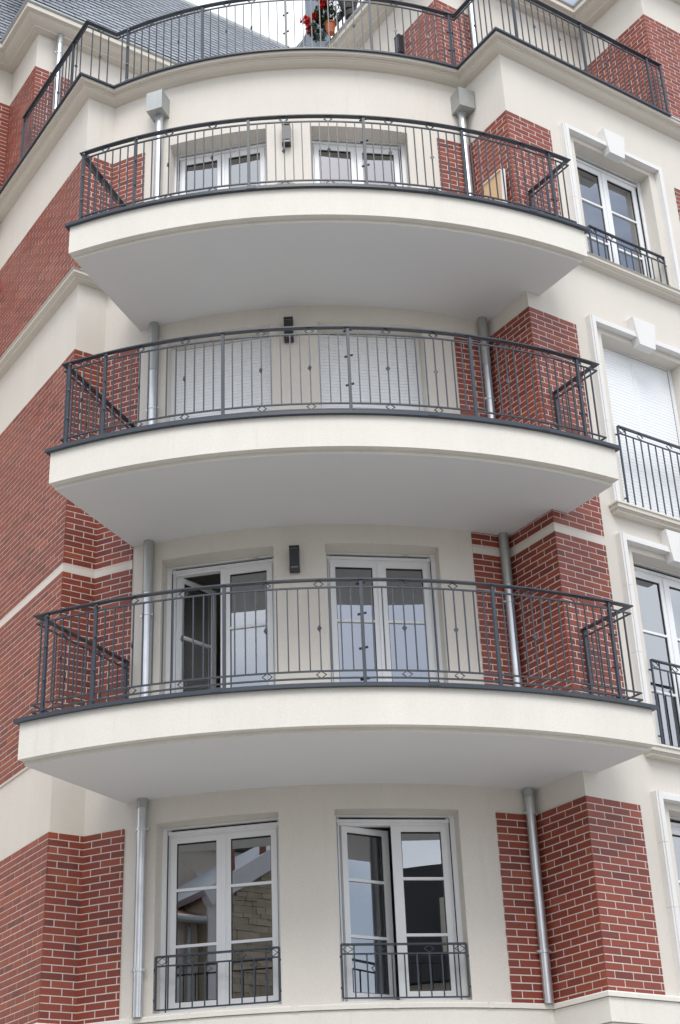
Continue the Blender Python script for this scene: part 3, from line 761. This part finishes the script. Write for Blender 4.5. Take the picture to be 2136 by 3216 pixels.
    if not (opened == 0 or opened == 1):
        mb = MB(); bx(mb, um-.022, um+.022, za+.01, zb-.004, -.0, .014); obj('astragal', mb, M['pvc'], we)
    else:
        side = 1-opened; uu = um+.002 if side == 1 else um-.002
        mb = MB(); bx(mb, um-.026, um+.02, za+.01, zb-.004, -.0, .014) ; obj('astragal', mb, M['pvc'], we)
    return we
wl = [['lowest left French window of the bay, two closed sashes', 'left window behind the lowest balcony with its left sash swung open', 'left window of the bay with its white roller shutter down', 'left window behind the upper balcony'],
      ['lowest right French window of the bay with its left sash ajar', 'right window behind the lowest balcony, closed', 'right window of the bay with its white roller shutter down', 'right window behind the upper balcony']]
for j, (a, b) in enumerate(OPEN):
    pa_, pb_, t, n = jamb_frame(a, b); w = (pb_-pa_).length
    for i, (z0, z1) in enumerate(LV):
        kw = dict(lab=wl[j][i])
        if i == 0: rows = [.665, 1.195]
        else: rows = [z1-.765]
        if i == 2: kw['shutter'] = 1.0
        if (j, i) == (1, 0): kw.update(opened=0, ang=rad(21))
        if (j, i) == (0, 1): kw.update(opened=0, ang=rad(60))
        window(pa_, t, n, w, z0, z1, RD, rows, **kw)
    guard(pa_, t, n, w, .06, .535, ['low iron guard across the lowest left window of the bay', 'low iron guard across the lowest right window of the bay, whose sash stands ajar'][j], proj=-.012)
rl = ['right hand facade window at the bottom edge of the view', 'right hand facade window with striped curtain', 'right hand facade window with white roller shutter closed', 'right hand facade window on the top full storey']
for i, (z0, z1) in enumerate(RWIN):
    rows = [z0+(z1-z0)*.335, z0+(z1-z0)*.64]
    kw = dict(lab=rl[i], slot=.05 if i != 2 else .035)
    if i == 2: kw['shutter'] = 1.0
    window((1.083, 0), (1, 0), (0, -1), 1.287, z0, z1, .2, rows, **kw)
glab = ['iron guard of the lowest right facade window at the frame edge', 'tall iron guard in front of the right facade window with the striped curtain', 'tall iron guard in front of the right facade closed roller shutter', 'low iron guard of the top right facade window, just above the string course']
for i, (a, b) in enumerate([(.06, .535), (2.46, 3.375), (5.17, 6.18), (8.50, 8.995)]):
    guard((1.083, 0), (1, 0), (0, -1), 1.287, a, b, glab[i], proj=.03, nbar=10, dia_idx=(3, 7) )
for j, i, f in ((0, 1, .80), (1, 1, .74)):
    a, b = OPEN[j]; pa_, pb_, t, n = jamb_frame(a, b); w = (pb_-pa_).length; z1 = LV[i][1]
    mb = MB(); mb.box(v3(pa_+t*w*f-n*(RD-.026), z1-.022), v3(t), v3(n), Z3, .055, .012, .016); obj('head_vent', mb, M['zincd'], BLD)
# surrounds, keystones, sills on the right facade
for i, (z0, z1) in enumerate(RWIN):
    zt = z1+.145; xl, xr = .865, 2.555
    zb = 0.0 if i == 0 else (2.42 if i == 1 else (5.13 if i == 2 else 8.46))
    sur = bpy.data.objects.new('window_surround', None); COL.objects.link(sur); sur.parent = BLD; sur.location = Vector((1.72, 0, z0))-wloc(BLD)
    kx0, kx1 = 1.56, 1.88
    brk = zb+(zt-zb)*.42; brk2 = zb+(zt-zb)*.74
    for x0, x1, inn in ((xl, xl+.075, 1), (xr-.075, xr, -1)):
        for a, b in ((zb, brk-.0015), (brk+.0015, brk2-.0015), (brk2+.0015, zt)):
            mb = MB(); mb.abox(x0, x1, -.075, .0, a, b); xo = x0 if inn == 1 else x1
            mb.abox(x0+(.022 if inn == 1 else 0), x1-(0 if inn == 1 else .022), -.088, -.0752, a, b)
            obj('surround_block', mb, M['stone'], sur)
    for x0, x1 in ((xl+.0755, kx0+.02), (kx1-.02, xr-.0755)):
        mb = MB(); mb.abox(x0, x1, -.075, 0, zt-.075, zt); mb.abox(x0, x1, -.088, -.0752, zt-.075, zt-.022); obj('surround_block', mb, M['stone'], sur)
    # keystone: wedge
    mb = MB(); d = .11
    za, zb2 = z1-.035, z1+.335
    vs = []
    for (y, e) in ((0, 0), (-d, 0)):
        vs += [(kx0+.035, y, za), (kx1-.035, y, za), (kx1+.02, y, zb2), (kx0-.02, y, zb2)]
    mb.add(vs, [(0, 1, 2, 3), (4, 5, 6, 7), (0, 1, 5, 4), (1, 2, 6, 5), (2, 3, 7, 6), (3, 0, 4, 7)])
    obj('keystone', mb, M['stone'], sur)
for zt in (2.40, 5.115):
    mb = MB(); x0, x1 = .90, 2.55
    sill_path = [(x0, .02), (x0, 0), (x1, 0), (x1, .02)]
    def prof_box(d, za, zb): mb.abox(x0-d*.45, x1+d*.45, -d, 0, za, zb)
    prof_box(.13, zt-.055, zt-.01); prof_box(.105, zt-.07, zt-.0555); prof_box(.09, zt-.095, zt-.0705); 
    o = obj('window_sill', mb, M['cornice'], BLD)
    mb = MB(); mb.abox(x0-.075, x1+.075, -.145, 0.19, zt-.0095, zt+.012); obj('sill_capping', mb, M['fascia'], o)

# ------------------------------------------------------------------ downpipes and hoppers
def pipe(x, y, z0, z1, nrm, label, clamps, sleeve=None, hopper=None, r=.048):
    root = thing('downpipe', (x, y, z0), label, 'downpipe', 'round zinc downpipes')
    mb = MB(); mb.cyl((x, y, z0), (x, y, z1), r, 20); obj('pipe', mb, M['zinc'], root, smooth=True)
    if sleeve: mb = MB(); mb.cyl((x, y, sleeve), (x, y, z1-.001), r+.006, 20); obj('sleeve', mb, M['zincd'], root, smooth=True)
    n = Vector((nrm[0], nrm[1], 0)).normalized(); t = Vector((-n.y, n.x, 0))
    for zc in clamps:
        mb = MB(); mb.cyl((x, y, zc-.014), (x, y, zc+.014), r+.007, 20)
        for s in (-1, 1): mb.box(Vector((x, y, zc))+t*s*(r+.016)-n*.006, t, n, Z3, .026, .022, .022)
        mb.box(Vector((x, y, zc))-n*(r+.02), t, n, Z3, .02, .05, .02)
        obj('clamp', mb, M['zinc'], root, smooth=False)
    if hopper:
        h0, h1, w = hopper
        c = Vector((x, y, 0))+n*.045
        mb = MB(); 
        mb.box(c+Z3*(h0+h1)/2, t, n, Z3, w, w, h1-h0)
        o = obj('hopper_head', mb, M['zincd'], root)
        mb = MB(); mb.cyl((x, y, h0-.03), (x, y, h0+.004), r+.012, 20); obj('hopper_outlet', mb, M['zinc'], root, smooth=True)
LP = on(CW, RW+.062, 216.05); RP = on(CW, RW+.062, 260.35)
nl_ = (LP-CW).normalized(); nr_ = (RP-CW).normalized()
lv = ['at the bottom of the view', 'behind the lowest balcony', 'behind the middle balcony', 'behind the upper balcony, with square hopper head']
segs = [(0.0, 2.046, [.42, 1.74], 1.95, None), (2.47, 4.852, [4.0], 4.25, None), (5.27, 7.647, [6.5], 7.0, None), (8.07, 10.73, [9.0], None, (10.76, 11.05, .215))]
for i, (a, b, cl, sl, hp) in enumerate(segs):
    pipe(LP.x, LP.y, a, b, nl_, 'left zinc downpipe '+lv[i], cl, sl, hp)
    pipe(RP.x, RP.y, a, b, nr_, 'right zinc downpipe by brick return, '+lv[i], [c+.05 for c in cl], sl, hp)
pipe(-3.70, 5.20, 11.43, 14.09, (0, -1), 'shiny zinc downpipe on the left rooftop pavilion behind the terrace railing', [13.75], 13.93)
pipe(.72, 1.21, 11.43, 14.09, (0, -1), 'shiny zinc downpipe on the set back penthouse wall, right of its brick corner', [13.62], None)

# ------------------------------------------------------------------ wall lamps
def lamp(p, n, z0, z1, label):
    n = Vector((n[0], n[1], 0)).normalized(); t = Vector((-n.y, n.x, 0)); p = v3(p); zc = (z0+z1)/2; h = z1-z0
    root = thing('wall_lamp', p+Z3*zc, label, 'wall lamp', 'black up and down wall lamps')
    w = .105
    mb = MB(); mb.box(p+n*.008+Z3*zc, t, n, Z3, w*.8, .016, h*.92); obj('backplate', mb, M['lampb'], root)
    mb = MB(); mb.box(p+n*.055+Z3*(zc+h*.02), t, n, Z3, w-.004, .086, h*.70)
    obj('housing', mb, M['lampb'], root)
    for s in (-1, 1):
        mb = MB(); mb.box(p+n*.055+Z3*(zc+s*(h/2-.009)), t, n, Z3, w, .09, .018)
        for q in (-1, 1): mb.box(p+n*.055+t*q*(w/2-.006)+Z3*(zc+s*(h/2-.035)), t, n, Z3, .011, .088, .035)
        obj('end_cap', mb, M['lampb'], root)
        mb = MB(); mb.box(p+n*.055+Z3*(zc+s*(h/2-.034)), t, n, Z3, w-.028, .066, .026); obj('lens', mb, M['lampg'], root)
for i, (az, z0, z1, lb) in enumerate([(234.15, 4.30, 4.575, 'black wall lamp between the windows of the lowest balcony'), (234.15, 7.15, 7.44, 'black wall lamp above the middle balcony between roller shutters'), (234.5, 9.985, 10.285, 'black wall lamp between the windows of the upper balcony')]):
    lamp(on(CW, RW, az), on(CW, 1, az)-CW, z0, z1, lb)
lamp((PX, 2.10), (-1, 0), 13.08, 13.40, 'black wall lamp on the penthouse wall left of the brick corner')

# ------------------------------------------------------------------ roofs
def slate_roof(o, t, up, L, H, name, w=.24, e=.13, lab=None, cut=None):
    o = Vector(o); t = Vector(t).normalized(); up = Vector(up).normalized(); n = t.cross(up).normalized()
    rf = MB(); rf.quad(o, o+t*L, o+t*L+up*H, o+up*H)
    R_ = obj('roof', rf, M['slateb'], BLD)
    out = []
    rows = int(H/e)
    for r in range(rows):
        off = -w/2 if r % 2 else 0; x = off
        while x < L-.01:
            a = max(0, x)+.006; b = min(x+w, L)-.006
            if b-a > .03 and not (cut and not cut((a+b)/2, r*e)):
                y0 = r*e-.012; y1 = min(H, r*e+e*1.35)
                j = random.uniform(0, .002)
                lo = .024+j; hi = .004
                vs = []
                for (xx, yy, hh) in ((a, y0, lo), (b, y0, lo), (b, y1, hi), (a, y1, hi)): vs.append(o+t*xx+up*yy+n*(hh+.002))
                vs += [v-n*.006 for v in vs]
                out.append((vs, R_))
            x += w
    return out
SF = [(0, 1, 2, 3), (4, 7, 6, 5), (0, 4, 5, 1), (1, 5, 6, 2), (2, 6, 7, 3), (3, 7, 4, 0)]
P65 = rad(65); slates = []
zr0 = 14.35; ly = LY-.30; lx = XL-.30
HR = (17.2-zr0)/math.sin(P65)
# front slope facing -y ; hip on its left
hipf = lambda x, s: x > s*math.cos(P65)
s1 = slate_roof((lx, ly, zr0), (1, 0, 0), (0, math.cos(P65), math.sin(P65)), 7.5, HR, 'roof', cut=hipf)
# slope facing -x; hip on its right; runs away (+y)
s2 = slate_roof((lx, ly+4.5, zr0), (0, -1, 0), (math.cos(P65), 0, math.sin(P65)), 4.5, HR, 'roof', cut=lambda x, s: x < 4.5-s*math.cos(P65))
s3 = slate_roof((-9, YFAR-.30, zr0), (1, 0, 0), (0, math.cos(P65), math.sin(P65)), 5.6, HR, 'roof')
for lst in (s1, s2, s3):
    for vs, R_ in lst:
        c = sum(vs, Vector())/8; q = project(c)
        vis = q and -10 < q[0] < 690 and -10 < q[1] < 1034
        if vis: slates.append(((c-CAM).length, vs, R_))
        # unseen slates are left out
slates.sort(key=lambda s: s[0])
rest = MB(); Rr = None
for k, (_, vs, R_) in enumerate(slates):
    if k < 295:
        mb = MB(); mb.add(vs, SF)
        c = sum(vs, Vector())/8
        me = bpy.data.meshes.new('slate'); me.from_pydata([tuple(v-c) for v in vs], [], mb.f); me.materials.append(M['slate'])
        link('slate', me, c, None, R_)
    else: rest.add(vs, SF); Rr = R_
if rest.v: obj('slate', rest, M['slate'], Rr, kind='stuff', label='the rest of the slates on this roof')
# ridge flashing
yr_ = ly+HR*math.cos(P65)
mb = MB(); mb.abox(lx+HR*math.cos(P65)-.05, 3.2, yr_-.03, yr_+.12, 17.18, 17.25); obj('ridge_flashing', mb, M['zincd'], BLD)
mb = MB(); mb.abox(lx+HR*math.cos(P65)-.05, 3.2, yr_+.02, yr_+4, 17.0, 17.17); obj('roof_top', mb, M['slateb'], BLD)
# small slate gable seen beyond the grey column
f_ = lambda z: 2.02+(z-18.74)*.45
mb = MB(); mb.add([(f_(17.8), 7.5, 17.8), (3.6, 7.5, 17.8), (3.6, 8.1, 20.0), (f_(20.0), 8.1, 20.0)]+[(f_(17.8), 9, 17.8), (3.6, 9, 17.8), (3.6, 9, 20.0), (f_(20.0), 9, 20.0)], SF)
Rg = obj('roof', mb, M['slateb'], BLD)
mb = MB(); up = Vector((0, .6, 2.2)).normalized(); nn = Vector((1, 0, 0)).cross(up)
for r in range(17):
    for c in range(8):
        a_ = 1.7+c*.24+(.12 if r % 2 else 0); o_ = Vector((0, 7.5, 17.8))+up*(r*.13); xl_ = f_(o_.z)+.05
        if a_+.23 < xl_: continue
        x0 = max(a_, xl_)
        vs = [Vector((xx, 0, 0))+o_+up*yy+nn*hh for xx, yy, hh in ((x0, 0, .024), (a_+.228, 0, .024), (a_+.228, .16, .006), (x0, .16, .006))]
        mb.add(vs+[v-nn*.005 for v in vs], SF)
obj('slate', mb, M['slate'], Rg, kind='stuff', label='slates of the small far gable')
A = Vector((f_(17.8), 7.47, 17.8)); B = Vector((f_(20.0), 8.07, 20.0)); d = (B-A).normalized(); mb = MB(); mb.box((A+B)/2, d, (0, 1, 0), d.cross(Vector((0, 1, 0))), (B-A).length, .1, .07); obj('verge', mb, M['flash'], BLD)

# ------------------------------------------------------------------ rooftop column, small parapet railing, plants
mb = MB(); mb.abox(-.13, .13, 3.80, 4.10, 11.3, 17.6); col = obj('clad_column', mb, M['greyp'], BLD)
mb = MB(); mb.abox(-.16, -.132, 3.80, 3.95, 11.3, 17.6); obj('column_flange', mb, M['greyp'], BLD)
root = thing('parapet_railing', (.02, 2.5, 14.37), 'dark railing on the penthouse parapet beside the flower pots', 'railing')
y0, y1 = 1.0, 3.72
mb = MB(); mb.abox(-.03, .03, y0, y1, 14.80, 14.86); obj('handrail', mb, M['iron'], root)
mb = MB(); mb.abox(-.012, .012, y0, y1, 14.44, 14.46); obj('rail', mb, M['iron'], root)
yy = y0
while yy < y1:
    mb = MB(); mb.abox(-.009, .009, yy, yy+.018, 14.37, 14.80); obj('baluster', mb, M['iron'], root); yy += .12
def leaves(mb, c, r, n, size, squash=1.0):
    for _ in range(n):
        d = Vector((random.gauss(0, 1), random.gauss(0, 1), random.gauss(0, 1)*squash)).normalized()*r*random.uniform(.3, 1)**.6
        p = Vector(c)+Vector((d.x, d.y, d.z*squash)); a = Vector((random.gauss(0, 1), random.gauss(0, 1), random.gauss(0, 1))).normalized(); b = a.orthogonal().normalized(); s = size*random.uniform(.6, 1.2)
        mb.add([p-a*s, p+b*s*.7, p+a*s, p-b*s*.7], [(0, 1, 2, 3)])
gp = thing('geranium_pot', (-.25, 3.28, 14.28), 'terracotta pot of red geraniums hanging on the parapet railing by the grey column', 'potted plant')
mb = MB(); mb.cyl((-.25, 3.26, 14.28), (-.25, 3.26, 14.46), .055, 14, .08); obj('pot', mb, M['terra'], gp, smooth=True)
mb = MB(); mb.cyl((-.25, 3.26, 14.45), (-.25, 3.26, 14.475), .09, 14); obj('rim', mb, M['terra'], gp)
mb = MB(); leaves(mb, (-.30, 3.28, 14.66), .19, 420, .042, .9); leaves(mb, (-.32, 3.48, 14.48), .17, 300, .04, .9); obj('leaves', mb, M['leaf'], gp)
for c in ((-.27, 3.24, 14.86), (-.27, 3.15, 14.80), (-.27, 3.40, 14.66), (-.30, 3.52, 14.62), (-.32, 3.62, 14.74), (-.28, 3.55, 14.50), (-.27, 3.20, 14.72)):
    mb = MB(); c = (c[0]-.16, c[1]-.03, c[2]-.02); leaves(mb, c, .075, 120, .032); obj('flower_head', mb, M['petal'], gp)
dp = thing('hanging_planter', (-.1, 2.9, 14.45), 'dark round planter with trailing pale green plant on the parapet railing, right of the geraniums', 'potted plant')
mb = MB(); mb.cyl((-.1, 2.98, 14.56), (-.1, 2.98, 14.86), .10, 16, .17); obj('pot', mb, M['potd'], dp, smooth=True)
mb = MB(); mb.cyl((-.1, 2.90, 14.36), (-.1, 2.90, 14.44), .10, 16, .12); obj('saucer', mb, M['potd'], dp, smooth=True)
mb = MB(); leaves(mb, (-.1, 3.28, 14.96), .17, 170, .03, .8); leaves(mb, (-.1, 3.1, 15.1), .2, 160, .03, .8); obj('leaves', mb, M['palel'], dp)

# board leaning on the upper balcony
t_ = thing('leaning_board', (-.1, .28, 8.10), 'tan board with white edges leaning against the brick return on the upper balcony', 'board')
mb = MB(); mb.add([(-.16, .47, 8.1), (-.16, .10, 8.1), (-.10, .10, 9.42), (-.10, .42, 9.42), (-.14, .47, 8.1), (-.14, .10, 8.1), (-.08, .10, 9.42), (-.08, .42, 9.42)], [(0, 1, 2, 3), (4, 5, 6, 7), (0, 1, 5, 4), (1, 2, 6, 5), (2, 3, 7, 6), (3, 0, 4, 7)]); obj('panel', mb, M['board'], t_)
mb = MB(); mb.add([(-.17, .098, 8.1), (-.17, .055, 8.1), (-.105, .055, 9.42), (-.105, .098, 9.42), (-.13, .098, 8.1), (-.13, .055, 8.1), (-.07, .055, 9.42), (-.07, .098, 9.42)], [(0, 1, 2, 3), (4, 5, 6, 7), (0, 1, 5, 4), (1, 2, 6, 5), (2, 3, 7, 6), (3, 0, 4, 7)])
mb.add([(-.118, .42, 9.421), (-.118, .10, 9.421), (-.118, .10, 9.435), (-.118, .42, 9.435), (-.075, .42, 9.421), (-.075, .10, 9.421), (-.075, .10, 9.435), (-.075, .42, 9.435)], [(0, 1, 2, 3), (4, 5, 6, 7), (0, 1, 5, 4), (1, 2, 6, 5), (2, 3, 7, 6), (3, 0, 4, 7)])
obj('edge_trim', mb, M['boardw'], t_)

# woven chair, only its arched back clears the slab edge
cc = Vector((-2.47, 1.15)); ff = Vector((-.62, -.78)).normalized(); ss = Vector((-ff.y, ff.x))
ch = thing('woven_chair', v3(cc, 8.07), 'grey woven chair whose arched back just shows above the upper balcony edge', 'chair')
mb = MB(); k = 12
arc = [(math.cos(math.pi*i/k)*.24, .62+.30*math.sin(math.pi*i/k)) for i in range(k+1)]
prof = [(.24, .40)]+arc+[(-.24, .40)]
vs = [v3(cc+ss*a, 8.07+h) for a, h in prof]+[v3(cc+ss*a-ff*.03, 8.07+h) for a, h in prof]; q = len(prof)
mb.add(vs, [tuple(range(q)), tuple(range(q, 2*q))[::-1]]+[(i, (i+1) % q, q+(i+1) % q, q+i) for i in range(q)]); obj('backrest', mb, M['wicker'], ch)
mb = MB(); mb.box(v3(cc+ff*.22, 8.07+.43), v3(ss), v3(ff), Z3, .46, .42, .05); obj('seat', mb, M['wicker'], ch)
for a in (-.2, .2):
    for b in (.03, .4):
        mb = MB(); mb.cyl(v3(cc+ss*a+ff*b, 8.07), v3(cc+ss*a+ff*b, 8.47), .015, 8); obj('leg', mb, M['iron'], ch)
# curtain behind the right facade window
mb = MB(); nq = 28
for i in range(nq):
    x0 = 1.16+.42*i/nq; x1 = 1.16+.42*(i+1)/nq
    f = lambda x: .345+.022*math.sin((x-1.16)*75)
    mb.quad((x0, f(x0), 2.44), (x1, f(x1), 2.44), (x1, f(x1), 3.12), (x0, f(x0), 3.12))
cu = obj('curtain', mb, M['curt'], None, smooth=True); tag(cu, 'pale striped curtain behind the lower pane of the right facade window', 'curtain')

# ------------------------------------------------------------------ ground and the opposite side of the street (seen only reflected)
mb = MB(); mb.quad((-600, -600, -4.2), (600, -600, -4.2), (600, 600, -4.2), (-600, 600, -4.2)); g = obj('ground', mb, M['street']); g['kind'] = 'structure'
mb = MB(); mb.abox(-60, 60, -14.5, -8.5, -4.196, -4.192); g = obj('road', mb, M['asph']); g['kind'] = 'structure'
hs = thing('stone_gable_house', (-22, -10, -4.2), 'rubble stone gable house with white coping across the street, seen in the lowest left window', 'house')
mb = MB(); vs = [(-21, -7.2, -4.2), (-21, -17, -4.2), (-21, -17, 6.4), (-21, -12.1, 9.1), (-21, -7.2, 6.05)]; vs += [(-30, y, z) for _, y, z in vs]
mb.add(vs, [(0, 1, 2, 3, 4), (5, 6, 7, 8, 9), (0, 1, 6, 5), (1, 2, 7, 6), (4, 0, 5, 9)]); obj('wall', mb, M['rubble'], hs)
mb = MB(); z = -1.0
while z < 9.0:
    h = random.uniform(.10, .19); y = -7.65
    while y > -16.8:
        l = random.uniform(.18, .42)
        top = 6.05+(-7.2-y)*.622-.2 if y > -12.1 else 9.1+(y+12.1)*.55-.2
        if z+h < top: mb.box((-20.985+random.uniform(-.02, .02), y-l/2, z+h/2), (1, 0, 0), (0, 1, 0), Z3, .08, l-.008, h-.008)
        y -= l
    z += h
obj('stone', mb, M['rubble'], hs, kind='stuff')
mb = MB()
for (ya, za), (yb, zb) in (((-7.0, 5.95), (-12.1, 9.12)), ((-12.1, 9.12), (-17.2, 6.3))):
    A = Vector((-25.4, ya, za+.1)); B = Vector((-25.4, yb, zb+.1)); d = (B-A).normalized(); mb.box((A+B)/2, d, (1, 0, 0), d.cross(Vector((1, 0, 0))), (B-A).length, 9.2, .14)
obj('roof', mb, M['slate'], hs)
mb = MB(); A = Vector((-20.9, -7.1, 5.95)); B = Vector((-20.9, -12.1, 9.05)); d = (B-A).normalized(); mb.box((A+B)/2, d, (1, 0, 0), d.cross(Vector((1, 0, 0))), (B-A).length, .3, .42)
mb.abox(-21.05, -20.93, -7.6, -7.2, -4.2, 6.1); obj('coping', mb, M['white'], hs)
for i, (y, z) in enumerate(((-8.0, 6.9), (-8.9, 7.45), (-9.5, 7.8))):
    mb = MB(); mb.cyl((-21.3, y, z-.2), (-21.3, y, z+.45), .09, 10, .07); mb.cyl((-21.3, y, z+.5), (-21.3, y, z+.55), .11, 10, .05); obj('chimney_pot', mb, M['tile'], hs)
hb = thing('beige_house', (-22, -5, -4.2), 'beige house with red tiled eave, reflected in the lowest left window', 'house')
mb = MB(); mb.abox(-29, -21.4, -7.18, 2.5, -4.2, 5.6); obj('wall', mb, M['beige'], hb)
mb = MB(); mb.add([(-20.9, -7.15, 5.55), (-20.9, 2.6, 5.55), (-26, 2.6, 7.2), (-26, -7.15, 7.2), (-20.9, -7.15, 5.45), (-20.9, 2.6, 5.45), (-26, 2.6, 5.7), (-26, -7.15, 5.7)], SF); obj('roof', mb, M['tile'], hb)
mb = MB(); mb.cyl((-20.85, -7.1, 5.45), (-20.85, 2.5, 5.45), .09, 10); mb.cyl((-21.3, -6.9, -4.2), (-21.3, -6.9, 5.4), .06, 10); obj('gutter', mb, M['zincd'], hb)
for y in (-6.2, -3.0, -.2):
    for z in (.6, 3.3):
        mb = MB(); mb.abox(-21.399, -21.36, y, y+1.0, z-.9, z+.9); w_ = obj('window', mb, M['darkw'], hb)
        for s in (y-.5, y+1.02):
            mb = MB(); mb.abox(-21.397, -21.33, s, s+.48, z-.9, z+.9)
            for i in range(14): mb.abox(-21.33, -21.31, s+.06, s+.42, z-.8+i*.115, z-.74+i*.115)
            obj('shutter', mb, M['white'], w_)
hc = thing('tall_cream_house', (-32, -6, -4.2), 'taller cream house with white shutters behind the stone gable across the street', 'house')
mb = MB(); mb.abox(-40, -31, -22, 6, -4.2, 10.2); obj('wall', mb, M['beige'], hc)
mb = MB(); mb.abox(-40, -30.8, -22.2, 6.2, 10.2, 10.7); obj('roof', mb, M['slateb'], hc)
for y in (-16, -13.2, -10.4, -7.6, -4.8, -2):
    mb = MB(); mb.abox(-31, -30.95, y, y+1.1, 7.2, 9.4); w_ = obj('window', mb, M['white'], hc)
    mb = MB()
    for i in range(16): mb.abox(-30.95, -30.92, y+.05, y+1.05, 7.3+i*.13, 7.37+i*.13)
    obj('shutter', mb, M['white'], w_)
hd = thing('slate_roofed_house', (-6, -24, -4.2), 'beige house with dark slate roof across the street, seen in the lowest right window', 'house')
mb = MB(); mb.abox(-9.5, 3, -32, -24, -4.2, 4.8); obj('wall', mb, M['beige'], hd)
mb = MB(); mb.add([(-9.8, -23.7, 4.8), (3.3, -23.7, 4.8), (3.3, -32, 4.8), (-9.8, -32, 4.8), (-8.0, -25.2, 8.2), (1.5, -25.2, 8.2), (1.5, -30, 8.2), (-8.0, -30, 8.2)], [(0, 1, 5, 4), (1, 2, 6, 5), (2, 3, 7, 6), (3, 0, 4, 7), (4, 5, 6, 7)]); obj('roof', mb, M['slateb'], hd)
for x in (-8.3, -5.6, -2.9, -.2):
    mb = MB(); mb.abox(x, x+1.2, -23.99, -23.95, -.2, 2.0); w_ = obj('window', mb, M['darkw'], hd)
    mb = MB(); mb.abox(x+.56, x+.64, -23.95, -23.92, -.2, 2.0); mb.abox(x-.08, x, -23.99, -23.92, -.3, 2.1); mb.abox(x+1.2, x+1.28, -23.99, -23.92, -.3, 2.1); obj('frame', mb, M['white'], w_)
mb = MB(); mb.abox(-6.6, -4.6, -26, -24.05, 4.9, 7.0); d_ = obj('dormer', mb, M['beige'], hd)
mb = MB(); mb.abox(-6.2, -5.0, -24.05, -24.0, 5.2, 6.6); obj('window', mb, M['darkw'], d_)
